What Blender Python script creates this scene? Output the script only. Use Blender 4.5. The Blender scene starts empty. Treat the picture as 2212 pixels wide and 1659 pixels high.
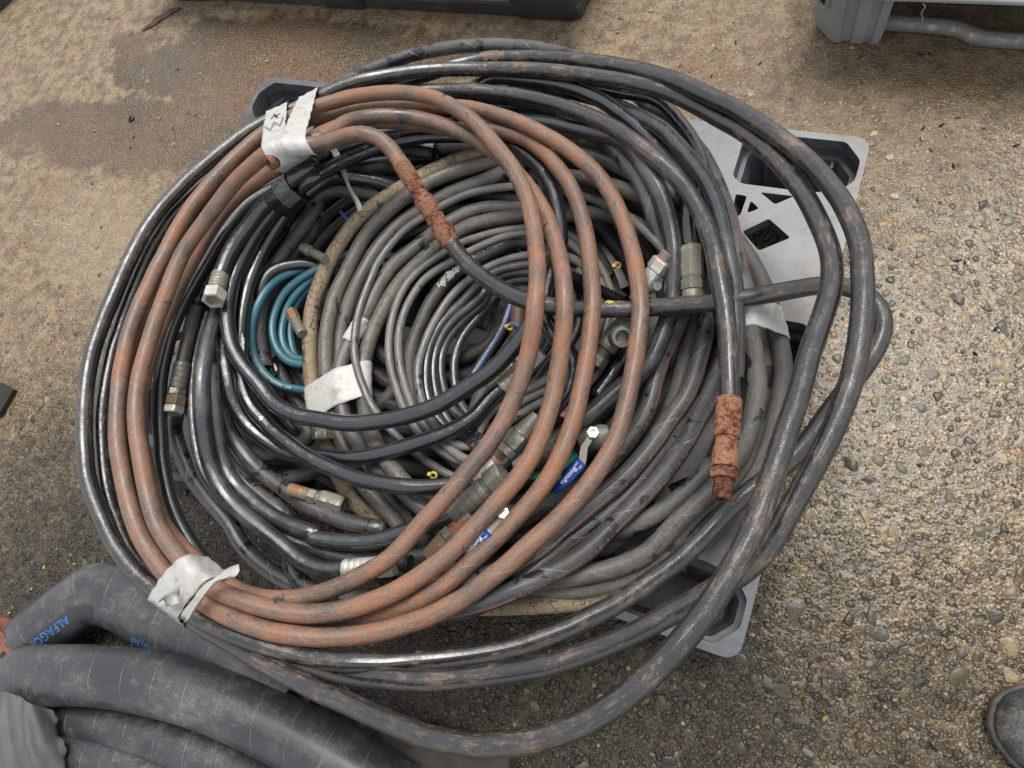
import bpy, math, random
import numpy as np
from mathutils import Vector, Matrix
from mathutils.geometry import delaunay_2d_cdt
from mathutils.bvhtree import BVHTree

# ------------------------------------------------------------------ camera, sky, sun, exposure
scene = bpy.context.scene
col = scene.collection
random.seed(7)
rng = np.random.default_rng(11)

cam_data = bpy.data.cameras.new('camera')
cam_data.sensor_width = 36.0
cam_data.lens = 36.0 * 1530.0 / 2212.0
cam_data.clip_start = 0.02
cam_data.clip_end = 500.0
cam = bpy.data.objects.new('camera', cam_data)
col.objects.link(cam)
cam.matrix_world = Matrix(((0.902873, -0.234618, 0.360242, 0.581368), (0.331320, 0.913705, -0.235309, -0.383266), (-0.273947, 0.331810, 0.902693, 1.141432), (0, 0, 0, 1)))
scene.camera = cam

SUN_ELEV, SUN_AZ = math.radians(66), math.radians(2)      # azimuth measured from +Y towards +X
world = bpy.data.worlds.new('World')
scene.world = world
world.use_nodes = True
wn = world.node_tree.nodes
wl = world.node_tree.links
sky = wn.new('ShaderNodeTexSky')
sky.sky_type = 'NISHITA'
sky.sun_disc = False
sky.sun_elevation = SUN_ELEV
sky.sun_rotation = SUN_AZ
sky.dust_density = 4.0
sky.air_density = 1.0
cloud = wn.new('ShaderNodeMix')                              # overcast: an even cloud layer over the blue sky
cloud.data_type = 'RGBA'
cloud.inputs['Factor'].default_value = 0.80
cloud.inputs[7].default_value = (6.6, 6.7, 6.9, 1)
wl.new(sky.outputs[0], cloud.inputs[6])
wl.new(cloud.outputs[2], wn['Background'].inputs[0])
wn['Background'].inputs[1].default_value = 0.068
sun_data = bpy.data.lights.new('sun', 'SUN')
sun_data.energy = 1.5
sun_data.angle = math.radians(34)
sun_data.color = (1.0, 0.965, 0.91)
sun = bpy.data.objects.new('sun', sun_data)
col.objects.link(sun)
sd = Vector((math.sin(SUN_AZ) * math.cos(SUN_ELEV), math.cos(SUN_AZ) * math.cos(SUN_ELEV), math.sin(SUN_ELEV)))
sun.rotation_euler = sd.to_track_quat('Z', 'Y').to_euler()
sun.location = sd * 5
scene.render.engine = 'CYCLES'
scene.cycles.max_bounces = 4
scene.cycles.diffuse_bounces = 2
scene.cycles.glossy_bounces = 2
scene.view_settings.view_transform = 'Standard'
scene.view_settings.look = 'None'
scene.view_settings.gamma = 1.0
scene.view_settings.use_curve_mapping = False
scene.view_settings.exposure = 1.22

# ------------------------------------------------------------------ materials
class Mat:
    def __init__(self, name):
        self.m = bpy.data.materials.new(name); self.m.use_nodes = True
        self.t = self.m.node_tree; self.b = self.t.nodes['Principled BSDF']
    def node(self, kind, **kw):
        n = self.t.nodes.new('ShaderNode' + kind)
        for k, v in kw.items(): setattr(n, k, v)
        return n
    def put(self, sock, v):
        if hasattr(v, 'is_linked') or isinstance(v, bpy.types.NodeSocket): self.t.links.new(v, sock)
        elif isinstance(v, (tuple, list)) and len(v) == 3 and sock.type == 'RGBA': sock.default_value = (*v, 1)
        else: sock.default_value = v
    def coord(self, what='Object'): return self.node('TexCoord').outputs[what]
    def scale(self, vec, s, loc=(0, 0, 0)):
        n = self.node('Mapping'); self.put(n.inputs[0], vec); n.inputs['Scale'].default_value = s if isinstance(s, tuple) else (s, s, s)
        n.inputs['Location'].default_value = loc
        return n.outputs[0]
    def noise(self, vec, scale, detail=4, rough=.55, dist=0.):
        n = self.node('TexNoise'); self.put(n.inputs['Vector'], vec)
        n.inputs['Scale'].default_value = scale; n.inputs['Detail'].default_value = detail
        n.inputs['Roughness'].default_value = rough; n.inputs['Distortion'].default_value = dist
        return n.outputs['Fac']
    def voro(self, vec, scale, feature='F1', out='Distance', rnd=1.0):
        n = self.node('TexVoronoi', feature=feature); self.put(n.inputs['Vector'], vec); n.inputs['Scale'].default_value = scale
        n.inputs['Randomness'].default_value = rnd
        return n.outputs[out]
    def ramp(self, fac, stops, interp='LINEAR'):
        n = self.node('ValToRGB'); self.put(n.inputs[0], fac); e = n.color_ramp.elements
        n.color_ramp.interpolation = interp
        while len(e) < len(stops): e.new(.5)
        for q, (p, c) in zip(e, stops):
            q.position = p; q.color = (*c, 1) if isinstance(c, (tuple, list)) else (c, c, c, 1)
        return n.outputs[0]
    def step(self, fac, a, b):
        n = self.node('MapRange'); n.interpolation_type = 'SMOOTHSTEP'; self.put(n.inputs[0], fac)
        n.inputs[1].default_value = a; n.inputs[2].default_value = b
        return n.outputs[0]
    def math(self, op, a, b=0., c=0.):
        n = self.node('Math', operation=op); self.put(n.inputs[0], a); self.put(n.inputs[1], b); self.put(n.inputs[2], c)
        return n.outputs[0]
    def mix(self, fac, a, b):
        n = self.node('Mix', data_type='RGBA'); self.put(n.inputs['Factor'], fac)
        self.put(n.inputs[6], a); self.put(n.inputs[7], b)
        return n.outputs[2]
    def sep(self, vec):
        n = self.node('SeparateXYZ'); self.put(n.inputs[0], vec); return n.outputs
    def bump(self, h, strength=.3, dist=.002, normal=None):
        n = self.node('Bump'); self.put(n.inputs['Height'], h); n.inputs['Strength'].default_value = strength
        n.inputs['Distance'].default_value = dist
        if normal is not None: self.put(n.inputs['Normal'], normal)
        return n.outputs[0]
    def done(self, color=None, rough=None, normal=None, metal=None, spec=None, coat=None, coat_rough=None, coat_normal=None):
        for k, v in (('Coat Roughness', coat_rough), ('Coat Normal', coat_normal), ('Base Color', color), ('Roughness', rough), ('Normal', normal), ('Metallic', metal), ('Specular IOR Level', spec), ('Coat Weight', coat)):
            if v is not None: self.put(self.b.inputs[k], v)
        return self.m

def rubber(name, base, base2, rough=.38, dust=(.30, .17, .09), amount=.5, soft=.12, fine=260., braid=0., seam=0., seam_pitch=.11,
           stripe=None, cracks=0., stretch=.25, rough_dust=.75, dark=None, dark_amt=0., wrinkle=0., spec=.5, wet=0.):
    M = Mat(name)
    P = M.coord('Object'); UV = M.coord('UV'); s = M.sep(UV)
    u, v = s[0], s[1]
    big = M.noise(P, 11, 2, .6); mid = M.noise(P, 55, 4, .68, .3); gr = M.noise(P, fine, 2, .7)
    body = M.mix(M.step(M.math('MULTIPLY', M.math('ADD', big, gr), .5), .35, .62), base, base2)
    # dust: patches broken up by fine grain, streaked along the hose
    uvs = M.scale(UV, (38, 16, 1)); streak = M.noise(uvs, 1.0, 4, .72, .3)
    d = M.math('ADD', M.math('MULTIPLY', big, .42), M.math('MULTIPLY', mid, .33)); d = M.math('ADD', d, M.math('MULTIPLY', streak, stretch))
    d = M.math('ADD', d, M.math('MULTIPLY', M.math('SUBTRACT', gr, .5), .22))
    th = .62 - .24 * amount + (stretch - .25) * .5
    dm = M.step(d, th - soft, th + soft)
    dcol = M.mix(M.step(M.math('MULTIPLY', M.math('ADD', streak, gr), .5), .32, .66), tuple(c * .72 for c in dust), tuple(min(1, c * 1.22) for c in dust))
    colr = M.mix(dm, body, dcol)
    rgh = M.math('ADD', M.math('MULTIPLY', dm, rough_dust - rough), M.math('ADD', rough, M.math('MULTIPLY', M.math('SUBTRACT', mid, .5), .3)))
    if dark:
        k = M.step(M.noise(P, 26, 3, .5, .8), .70 - .18 * dark_amt, .74 - .18 * dark_amt)
        colr = M.mix(k, colr, dark); rgh = M.math('SUBTRACT', rgh, M.math('MULTIPLY', k, .25))
    h = M.math('MULTIPLY', gr, .25)
    if braid:
        a = M.math('SINE', M.math('MULTIPLY', M.math('ADD', M.math('MULTIPLY', u, 430.), M.math('MULTIPLY', v, 16.)), 6.2832))
        b = M.math('SINE', M.math('MULTIPLY', M.math('SUBTRACT', M.math('MULTIPLY', u, 430.), M.math('MULTIPLY', v, 16.)), 6.2832))
        h = M.math('ADD', h, M.math('MULTIPLY', M.math('MULTIPLY', M.math('MAXIMUM', a, b), M.step(mid, .42, .60)), braid * 1.5))
    if wrinkle:
        w = M.noise(M.scale(UV, (420, 14, 1)), 1., 3, .6, 1.0); h = M.math('ADD', h, M.math('MULTIPLY', w, wrinkle))
    if seam:
        f = M.math('FRACT', M.math('ADD', M.math('DIVIDE', u, seam_pitch), M.math('ADD', v, M.math('MULTIPLY', big, .15))))
        ln = M.math('SUBTRACT', 1., M.step(M.math('ABSOLUTE', M.math('SUBTRACT', f, .5)), .0, .012))
        ln = M.math('MULTIPLY', ln, M.step(mid, .38, .52))
        colr = M.mix(M.math('MULTIPLY', ln, seam), colr, (.34, .29, .24)); h = M.math('SUBTRACT', h, M.math('MULTIPLY', ln, 1.2))
    if cracks:
        c = M.voro(M.scale(UV, (75, 5.5, 1)), 1.0, 'DISTANCE_TO_EDGE'); c2 = M.math('ADD', c, M.math('MULTIPLY', gr, .06))
        ck = M.math('MULTIPLY', M.math('SUBTRACT', 1., M.step(c2, .04, .085)), M.step(mid, .47, .56))
        colr = M.mix(M.math('MULTIPLY', ck, cracks), colr, (.035, .03, .025)); h = M.math('SUBTRACT', h, M.math('MULTIPLY', ck, 2.))
    if stripe:
        v0, w, sc = stripe
        q = M.math('ABSOLUTE', M.math('SUBTRACT', v, v0))
        q = M.math('ADD', q, M.math('MULTIPLY', M.math('SUBTRACT', M.noise(M.scale(UV, (150, 20, 1)), 1., 3, .75), .5), .060))
        sm = M.math('SUBTRACT', 1., M.step(q, w * .5, w * .5 + .006))
        scol = M.mix(M.noise(P, 8, 2), sc, tuple(c * .75 + .06 for c in sc))
        colr = M.mix(M.math('MULTIPLY', sm, .92), colr, scol)
    n = M.bump(M.math('ADD', h, M.math('MULTIPLY', mid, .8)), .40, .0008)
    if wet: M.b.inputs['Coat IOR'].default_value = 1.62
    return M.done(colr, rgh, n, spec=spec, coat=M.math('MULTIPLY', M.math('SUBTRACT', 1., M.math('MULTIPLY', dm, .7)), wet) if wet else None, coat_rough=.23 if wet else None, coat_normal=n if wet else None)

def rust_mat(name='rust', bright=1.0):
    M = Mat(name); P = M.coord()
    a = M.noise(P, 160, 6, .75); b = M.noise(P, 45, 4, .6)
    k = M.math('ADD', M.math('MULTIPLY', a, .65), M.math('MULTIPLY', b, .35))
    c = M.ramp(k, [(.36, (.020, .010, .009)), (.43, (.075, .026, .016)), (.49, (.17 * bright, .062 * bright, .030 * bright)), (.545, (.27 * bright, .135 * bright, .072 * bright)), (.60, (.055, .032, .028)), (.68, (.22, .18, .155))])
    return M.done(c, .85, M.bump(k, 1.0, .0035))

def metal_mat(name, base=(.62, .61, .57), rough=.26, grime=(.22, .20, .16), amount=.5, metal=.95, rust=0.):
    M = Mat(name); P = M.coord()
    a = M.noise(P, 55, 5, .65); b = M.noise(P, 320, 3, .7)
    k = M.step(M.math('ADD', M.math('MULTIPLY', a, .75), M.math('MULTIPLY', b, .25)), .62 - .25 * amount, .68)
    c = M.mix(k, grime, base)
    if rust:
        r = M.step(M.noise(P, 40, 5, .7, .5), .62 - .2 * rust, .66); c = M.mix(r, c, (.28, .10, .035)); k = M.math('MULTIPLY', k, M.math('SUBTRACT', 1., r))
    return M.done(c, M.math('SUBTRACT', rough + .22, M.math('MULTIPLY', k, .22)), M.bump(b, .25, .0008), M.math('ADD', .30 * metal, M.math('MULTIPLY', k, .70 * metal)))

def plain(name, c, rough=.5, var=.25, scale=40., bumpiness=.15, metal=0., spec=.5):
    M = Mat(name); P = M.coord(); a = M.noise(P, scale, 5, .6)
    c1 = tuple(x * (1 - var) for x in c); c2 = tuple(min(1., x * (1 + var)) for x in c)
    return M.done(M.mix(M.step(a, .3, .7), c1, c2), M.math('ADD', rough - .08, M.math('MULTIPLY', a, .16)), M.bump(M.noise(P, scale * 6, 3), bumpiness, .0015), metal, spec)

def tape_mat(name, c, dirt, rough=.35, metal=0.):
    M = Mat(name); P = M.coord(); UV = M.coord('UV')
    a = M.noise(P, 42, 5, .65); d = M.step(a, .48, .70)
    w = M.noise(M.scale(UV, (9, 60, 1)), 1., 4, .6, 1.2); w2 = M.noise(P, 90, 4, .6, 1.5)
    h = M.math('ADD', M.math('MULTIPLY', w, .7), M.math('MULTIPLY', w2, .5))
    return M.done(M.mix(M.math('MULTIPLY', d, .7), c, dirt), M.math('ADD', rough, M.math('MULTIPLY', d, .25)), M.bump(h, .40, .0035), metal)

MT = {}
MT['brown'] = rubber('brown_dusty_rubber', (.062, .053, .046), (.128, .104, .083), .42, (.238, .106, .055), .47, .15, 420., seam=.4, seam_pitch=.13, stretch=.36, dark=(.050, .046, .042), dark_amt=.18, wrinkle=.35, wet=.22)
MT['black_dusty'] = rubber('black_dusty_rubber', (.007, .0075, .008), (.020, .020, .020), .27, (.150, .096, .062), .02, .11, 520., braid=.16, stretch=.70, rough_dust=.62, spec=.6, wet=.55)
MT['black'] = rubber('black_wet_rubber', (.005, .006, .0075), (.010, .012, .0145), .24, (.08, .077, .072), -.22, .12, 500., braid=.18, spec=.6, wet=.75)
MT['black_smooth'] = rubber('black_smooth_rubber', (.016, .016, .017), (.026, .026, .027), .33, (.07, .067, .064), -.35, .12, 400., braid=.08, spec=.7, wet=.5)
MT['black_grey'] = rubber('worn_black_rubber', (.012, .0135, .016), (.032, .034, .037), .30, (.10, .095, .086), .02, .14, 420., braid=.16, spec=.6, wet=.5)
MT['striped'] = rubber('grey_cloth_rubber', (.028, .029, .031), (.056, .056, .055), .44, (.115, .107, .095), .14, .16, 420., seam=.6, seam_pitch=.12, stripe=(.155, .036, (.20, .080, .050)), dark=(.012, .012, .014), dark_amt=.70, wrinkle=.15, wet=.35)
MT['plain_grey'] = rubber('plain_grey_rubber', (.046, .045, .044), (.078, .075, .071), .50, (.135, .124, .107), .34, .16, 420., seam=.3, seam_pitch=.14, dark=(.020, .020, .021), dark_amt=.42, wrinkle=.2, wet=.2)
MT['grey_brown'] = rubber('grey_brown_rubber', (.050, .047, .043), (.082, .076, .067), .54, (.150, .130, .102), .40, .18, 420., dark=(.020, .020, .020), dark_amt=.45, cracks=.3, wrinkle=.2, wet=.2)
MT['tan'] = rubber('tan_cracked_rubber', (.145, .112, .070), (.195, .150, .094), .62, (.27, .205, .130), .50, .18, 420., cracks=.95, dark=(.060, .057, .050), dark_amt=.40)
MT['thin'] = rubber('thin_grey_rubber', (.072, .071, .069), (.112, .109, .104), .40, (.185, .172, .150), .38, .16, 520., braid=.16, dark=(.022, .022, .023), dark_amt=.30, wet=.35)
MT['thin_black'] = rubber('thin_black_rubber', (.014, .015, .018), (.040, .042, .045), .28, (.12, .112, .10), .02, .14, 520., braid=.10, spec=.6, wet=.5)
MT['teal'] = rubber('teal_rubber', (.030, .120, .155), (.045, .160, .200), .34, (.085, .11, .105), .12, .16, 420.)
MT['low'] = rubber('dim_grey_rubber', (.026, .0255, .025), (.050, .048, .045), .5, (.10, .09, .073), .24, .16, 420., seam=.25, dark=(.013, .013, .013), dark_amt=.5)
MT['blue_line'] = rubber('blue_striped_rubber', (.026, .026, .027), (.040, .039, .038), .4, (.10, .09, .08), .0, .14, 420., stripe=(.03, .15, (.012, .11, .42)))
MT['big'] = rubber('big_grey_rubber', (.021, .023, .027), (.040, .042, .046), .42, (.14, .135, .125), -.02, .17, 300., seam=.40, seam_pitch=.062, stretch=.3, wet=.2)
MT['rust'] = rust_mat(); MT['rust_bright'] = rust_mat('rust_orange', 1.25)
MT['metal'] = metal_mat('zinc_fitting'); MT['metal_dull'] = metal_mat('dull_zinc', (.44, .43, .40), .34, (.17, .16, .13), .55, .95)
MT['metal_bright'] = metal_mat('bright_zinc', (.82, .81, .78), .20, (.42, .40, .35), .8, .95)
MT['metal_rusty'] = metal_mat('rusty_zinc', (.36, .34, .29), .42, (.20, .14, .08), .5, .6, .55)
MT['steel_dark'] = metal_mat('dark_steel', (.33, .325, .30), .32, (.14, .135, .11), .55, .95)
MT['tape_white'] = tape_mat('white_cloth_tape', (.46, .455, .435), (.25, .23, .19), .42)
MT['tape_silver'] = tape_mat('silver_duct_tape', (.40, .395, .375), (.24, .205, .165), .34, .0)
MT['tape_black'] = tape_mat('black_tape', (.014, .014, .016), (.03, .03, .03), .24)
MT['tape_grey'] = tape_mat('grey_tape', (.12, .122, .125), (.06, .06, .06), .30)
MT['wrap_grey'] = tape_mat('grey_plastic_wrap', (.080, .080, .083), (.125, .118, .105), .42)
MT['ink_black'] = plain('black_ink', (.012, .012, .012), .5, .1)
MT['ink_grey'] = plain('grey_ink', (.20, .20, .20), .6, .1)
MT['ink_white'] = plain('white_print', (.60, .62, .60), .6, .15)
MT['ink_blue'] = plain('blue_print', (.035, .17, .50), .5, .15)
MT['ink_yellow'] = plain('yellow_print', (.55, .47, .16), .5, .15)
MT['emboss'] = plain('raised_rubber', (.050, .052, .054), .35, .2)
MT['blue_grip'] = plain('blue_vinyl', (.006, .030, .20), .30, .12, 30, .05)
MT['blue_tie'] = plain('blue_nylon', (.08, .16, .36), .4, .2)
MT['yellow'] = plain('yellow_plastic', (.50, .36, .06), .45, .3)
MT['cream'] = plain('cream_sleeve', (.55, .49, .26), .5, .25, 60)
MT['pink'] = plain('pink_thread_tape', (.60, .24, .25), .5, .2)
MT['red'] = plain('red_band', (.50, .07, .035), .45, .2)
MT['green'] = plain('green_plastic', (.02, .22, .15), .4, .2)
MT['corrugated'] = plain('corrugated_black', (.014, .014, .015), .2, .2, spec=.6)
MT['dark_void'] = plain('dark_bore', (.012, .010, .008), .8, .3)
MT['orange_band'] = plain('orange_band', (.36, .11, .05), .55, .25)

# ------------------------------------------------------------------ mesh helpers
def obj(name, verts, faces, mat, parent=None, uvs=None, smooth=True):
    me = bpy.data.meshes.new(name)
    me.from_pydata([tuple(map(float, v)) for v in verts], [], faces)
    if uvs is not None:
        lay = me.uv_layers.new(name='UVMap')
        idx = np.zeros(len(me.loops), dtype=np.int32); me.loops.foreach_get('vertex_index', idx)
        lay.data.foreach_set('uv', np.asarray(uvs, dtype=np.float32)[idx].ravel())
    if mat is not None: me.materials.append(MT[mat] if isinstance(mat, str) else mat)
    if smooth: me.polygons.foreach_set('use_smooth', [True] * len(me.polygons))
    me.validate(); me.update()
    o = bpy.data.objects.new(name, me); col.objects.link(o)
    if parent is not None: adopt(o, parent)
    return o

def adopt(o, parent):
    o.parent = parent
    o.matrix_parent_inverse = parent.matrix_world.inverted() if parent.type != 'EMPTY' else Matrix.Translation(-parent.location)

def thing(name, label, cat, loc, group=None):
    o = bpy.data.objects.new(name, None); o.empty_display_size = .03
    o.location = loc; col.objects.link(o)
    return tag(o, label, cat, group)

def tag(o, label, cat, group=None):
    o['label'] = label; o['category'] = cat
    if group: o['group'] = group
    return o

def catmull(P, step):
    P = np.asarray(P, float); Q = np.vstack([2 * P[0] - P[1], P, 2 * P[-1] - P[-2]]); out = []
    for i in range(1, len(Q) - 2):
        p0, p1, p2, p3 = Q[i - 1:i + 3]
        n = max(1, int(round(np.linalg.norm(p2 - p1) / step)))
        t = np.linspace(0, 1, n, endpoint=False)[:, None]
        out.append(.5 * (2 * p1 + (p2 - p0) * t + (2 * p0 - 5 * p1 + 4 * p2 - p3) * t ** 2 + (3 * p1 - p0 - 3 * p2 + p3) * t ** 3))
    out.append(P[-1:]); return np.vstack(out)

def unit(v): return v / (np.linalg.norm(v, axis=-1, keepdims=True) + 1e-12)

def frames(P):
    T = unit(np.gradient(P, axis=0)); up = np.array([0, 0, 1.])
    U = unit(up - T * (T @ up)[:, None] + 1e-9)
    return T, U, np.cross(U, T)        # tangent, up, outer side

def arclen(P): return np.r_[0, np.cumsum(np.linalg.norm(np.diff(P, axis=0), axis=1))]

def tube(name, P, r, mat, parent=None, seg=16, cap=True, rw=None, rh=None, wobble=0.):
    P = np.asarray(P, float); n = len(P); T, U, S = frames(P); s = arclen(P)
    a = np.linspace(0, 2 * np.pi, seg + 1)
    rw = np.full(n, r) if rw is None else np.asarray(rw); rh = np.full(n, r) if rh is None else np.asarray(rh)
    if wobble:
        k = 1 + wobble * np.sin(s * 41 + 1.3) * np.sin(s * 17.7); f = wobble * 3.2 * np.maximum(0, np.sin(s * 7.3 + seg) * np.sin(s * 2.9 + 1)); rw = rw * (k + f); rh = rh * (k - f)
    V = P[:, None] + rh[:, None, None] * np.cos(a)[None, :, None] * U[:, None] + rw[:, None, None] * np.sin(a)[None, :, None] * S[:, None]
    uv = np.stack(np.broadcast_arrays(s[:, None], (a / (2 * np.pi))[None]), -1)
    V = V.reshape(-1, 3); uv = uv.reshape(-1, 2); m = seg + 1
    F = [(i * m + j, i * m + j + 1, (i + 1) * m + j + 1, (i + 1) * m + j) for i in range(n - 1) for j in range(seg)]
    if cap:
        F.append(tuple(range(seg))); F.append(tuple((n - 1) * m + j for j in reversed(range(seg))))
    return obj(name, V, F, mat, parent, uv)

def lathe(name, origin, axis, prof, mat, parent=None, sides=24, spin=0., smooth=None, cap0=True, cap1=True, up=(0, 0, 1)):
    """prof: list of (distance along axis, radius)."""
    A = unit(np.asarray(axis, float)); o = np.asarray(origin, float)
    up = np.asarray(up, float)
    if abs(A @ up) > .95: up = np.array([1., 0, 0])
    U = unit(up - A * (A @ up)); S = np.cross(A, U)
    a = np.linspace(0, 2 * np.pi, sides, endpoint=False) + spin
    V = [o + A * d + r * (math.cos(t) * U + math.sin(t) * S) for d, r in prof for t in a]
    F = [(i * sides + j, i * sides + (j + 1) % sides, (i + 1) * sides + (j + 1) % sides, (i + 1) * sides + j) for i in range(len(prof) - 1) for j in range(sides)]
    if cap0: F.append(tuple(reversed(range(sides))))
    if cap1: F.append(tuple((len(prof) - 1) * sides + j for j in range(sides)))
    ob = obj(name, V, F, mat, parent, smooth=False)
    if smooth is None: smooth = sides > 8
    if smooth:
        ob.data.polygons.foreach_set('use_smooth', [True] * len(ob.data.polygons))
        try: ob.data.set_sharp_from_angle(angle=math.radians(35))
        except Exception: pass
    return ob

def hexnut(name, o, axis, L, r, mat, parent, spin=.2, cham=.12, hole=None):
    prof = [(0, r * (1 - cham)), (L * .1, r), (L * .9, r), (L, r * (1 - cham))]
    if hole:
        prof += [(L * 1.0 + .0002, hole), (L * .35, hole * .95), (L * .35, 0.0005)]
        return lathe(name, o, axis, prof, mat, parent, 6, spin, False, True, True)
    return lathe(name, o, axis, prof, mat, parent, 6, spin, False)

def thread(name, o, axis, L, r, mat, parent, pitch=.0018, hole=None):
    n = max(3, int(L / pitch)); prof = []
    for i in range(n): prof += [(L * (i + .1) / n, r * .90), (L * (i + .5) / n, r), (L * (i + .9) / n, r * .90)]
    if hole: prof += [(L, hole), (L * .2, hole), (L * .2, .0004)]
    return lathe(name, o, axis, prof, mat, parent, 24, 0, True)

def box(name, mn, mx, mat, parent=None, bev=.004):
    x0, y0, z0 = mn; x1, y1, z1 = mx; b = min(bev, (x1 - x0) / 3, (y1 - y0) / 3, (z1 - z0) / 3)
    def ring(z, i): return [(x0 + b + i, y0 + i, z), (x1 - b - i, y0 + i, z), (x1 - i, y0 + b + i, z), (x1 - i, y1 - b - i, z), (x1 - b - i, y1 - i, z), (x0 + b + i, y1 - i, z), (x0 + i, y1 - b - i, z), (x0 + i, y0 + b + i, z)]
    V = ring(z0, b * .5) + ring(z0 + b, 0) + ring(z1 - b, 0) + ring(z1, b * .5)
    F = [tuple(reversed(range(8))), tuple(range(24, 32))] + [(k * 8 + j, k * 8 + (j + 1) % 8, (k + 1) * 8 + (j + 1) % 8, (k + 1) * 8 + j) for k in range(3) for j in range(8)]
    return obj(name, V, F, mat, parent, smooth=False)

_font_cache = {}
def text_geo(s, size):
    key = (s, size)
    if key in _font_cache: return _font_cache[key]
    cu = bpy.data.curves.new('lettering', 'FONT'); cu.body = s; cu.size = size; cu.align_x = 'CENTER'; cu.align_y = 'CENTER'; cu.resolution_u = 2
    ob = bpy.data.objects.new('lettering', cu); col.objects.link(ob)
    dg = bpy.context.evaluated_depsgraph_get(); me = bpy.data.meshes.new_from_object(ob.evaluated_get(dg))
    V = np.array([tuple(v.co) for v in me.vertices]).reshape(-1, 3); F = [tuple(p.vertices) for p in me.polygons]
    bpy.data.objects.remove(ob); bpy.data.curves.remove(cu); bpy.data.meshes.remove(me)
    _font_cache[key] = (V, F); return V, F

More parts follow.
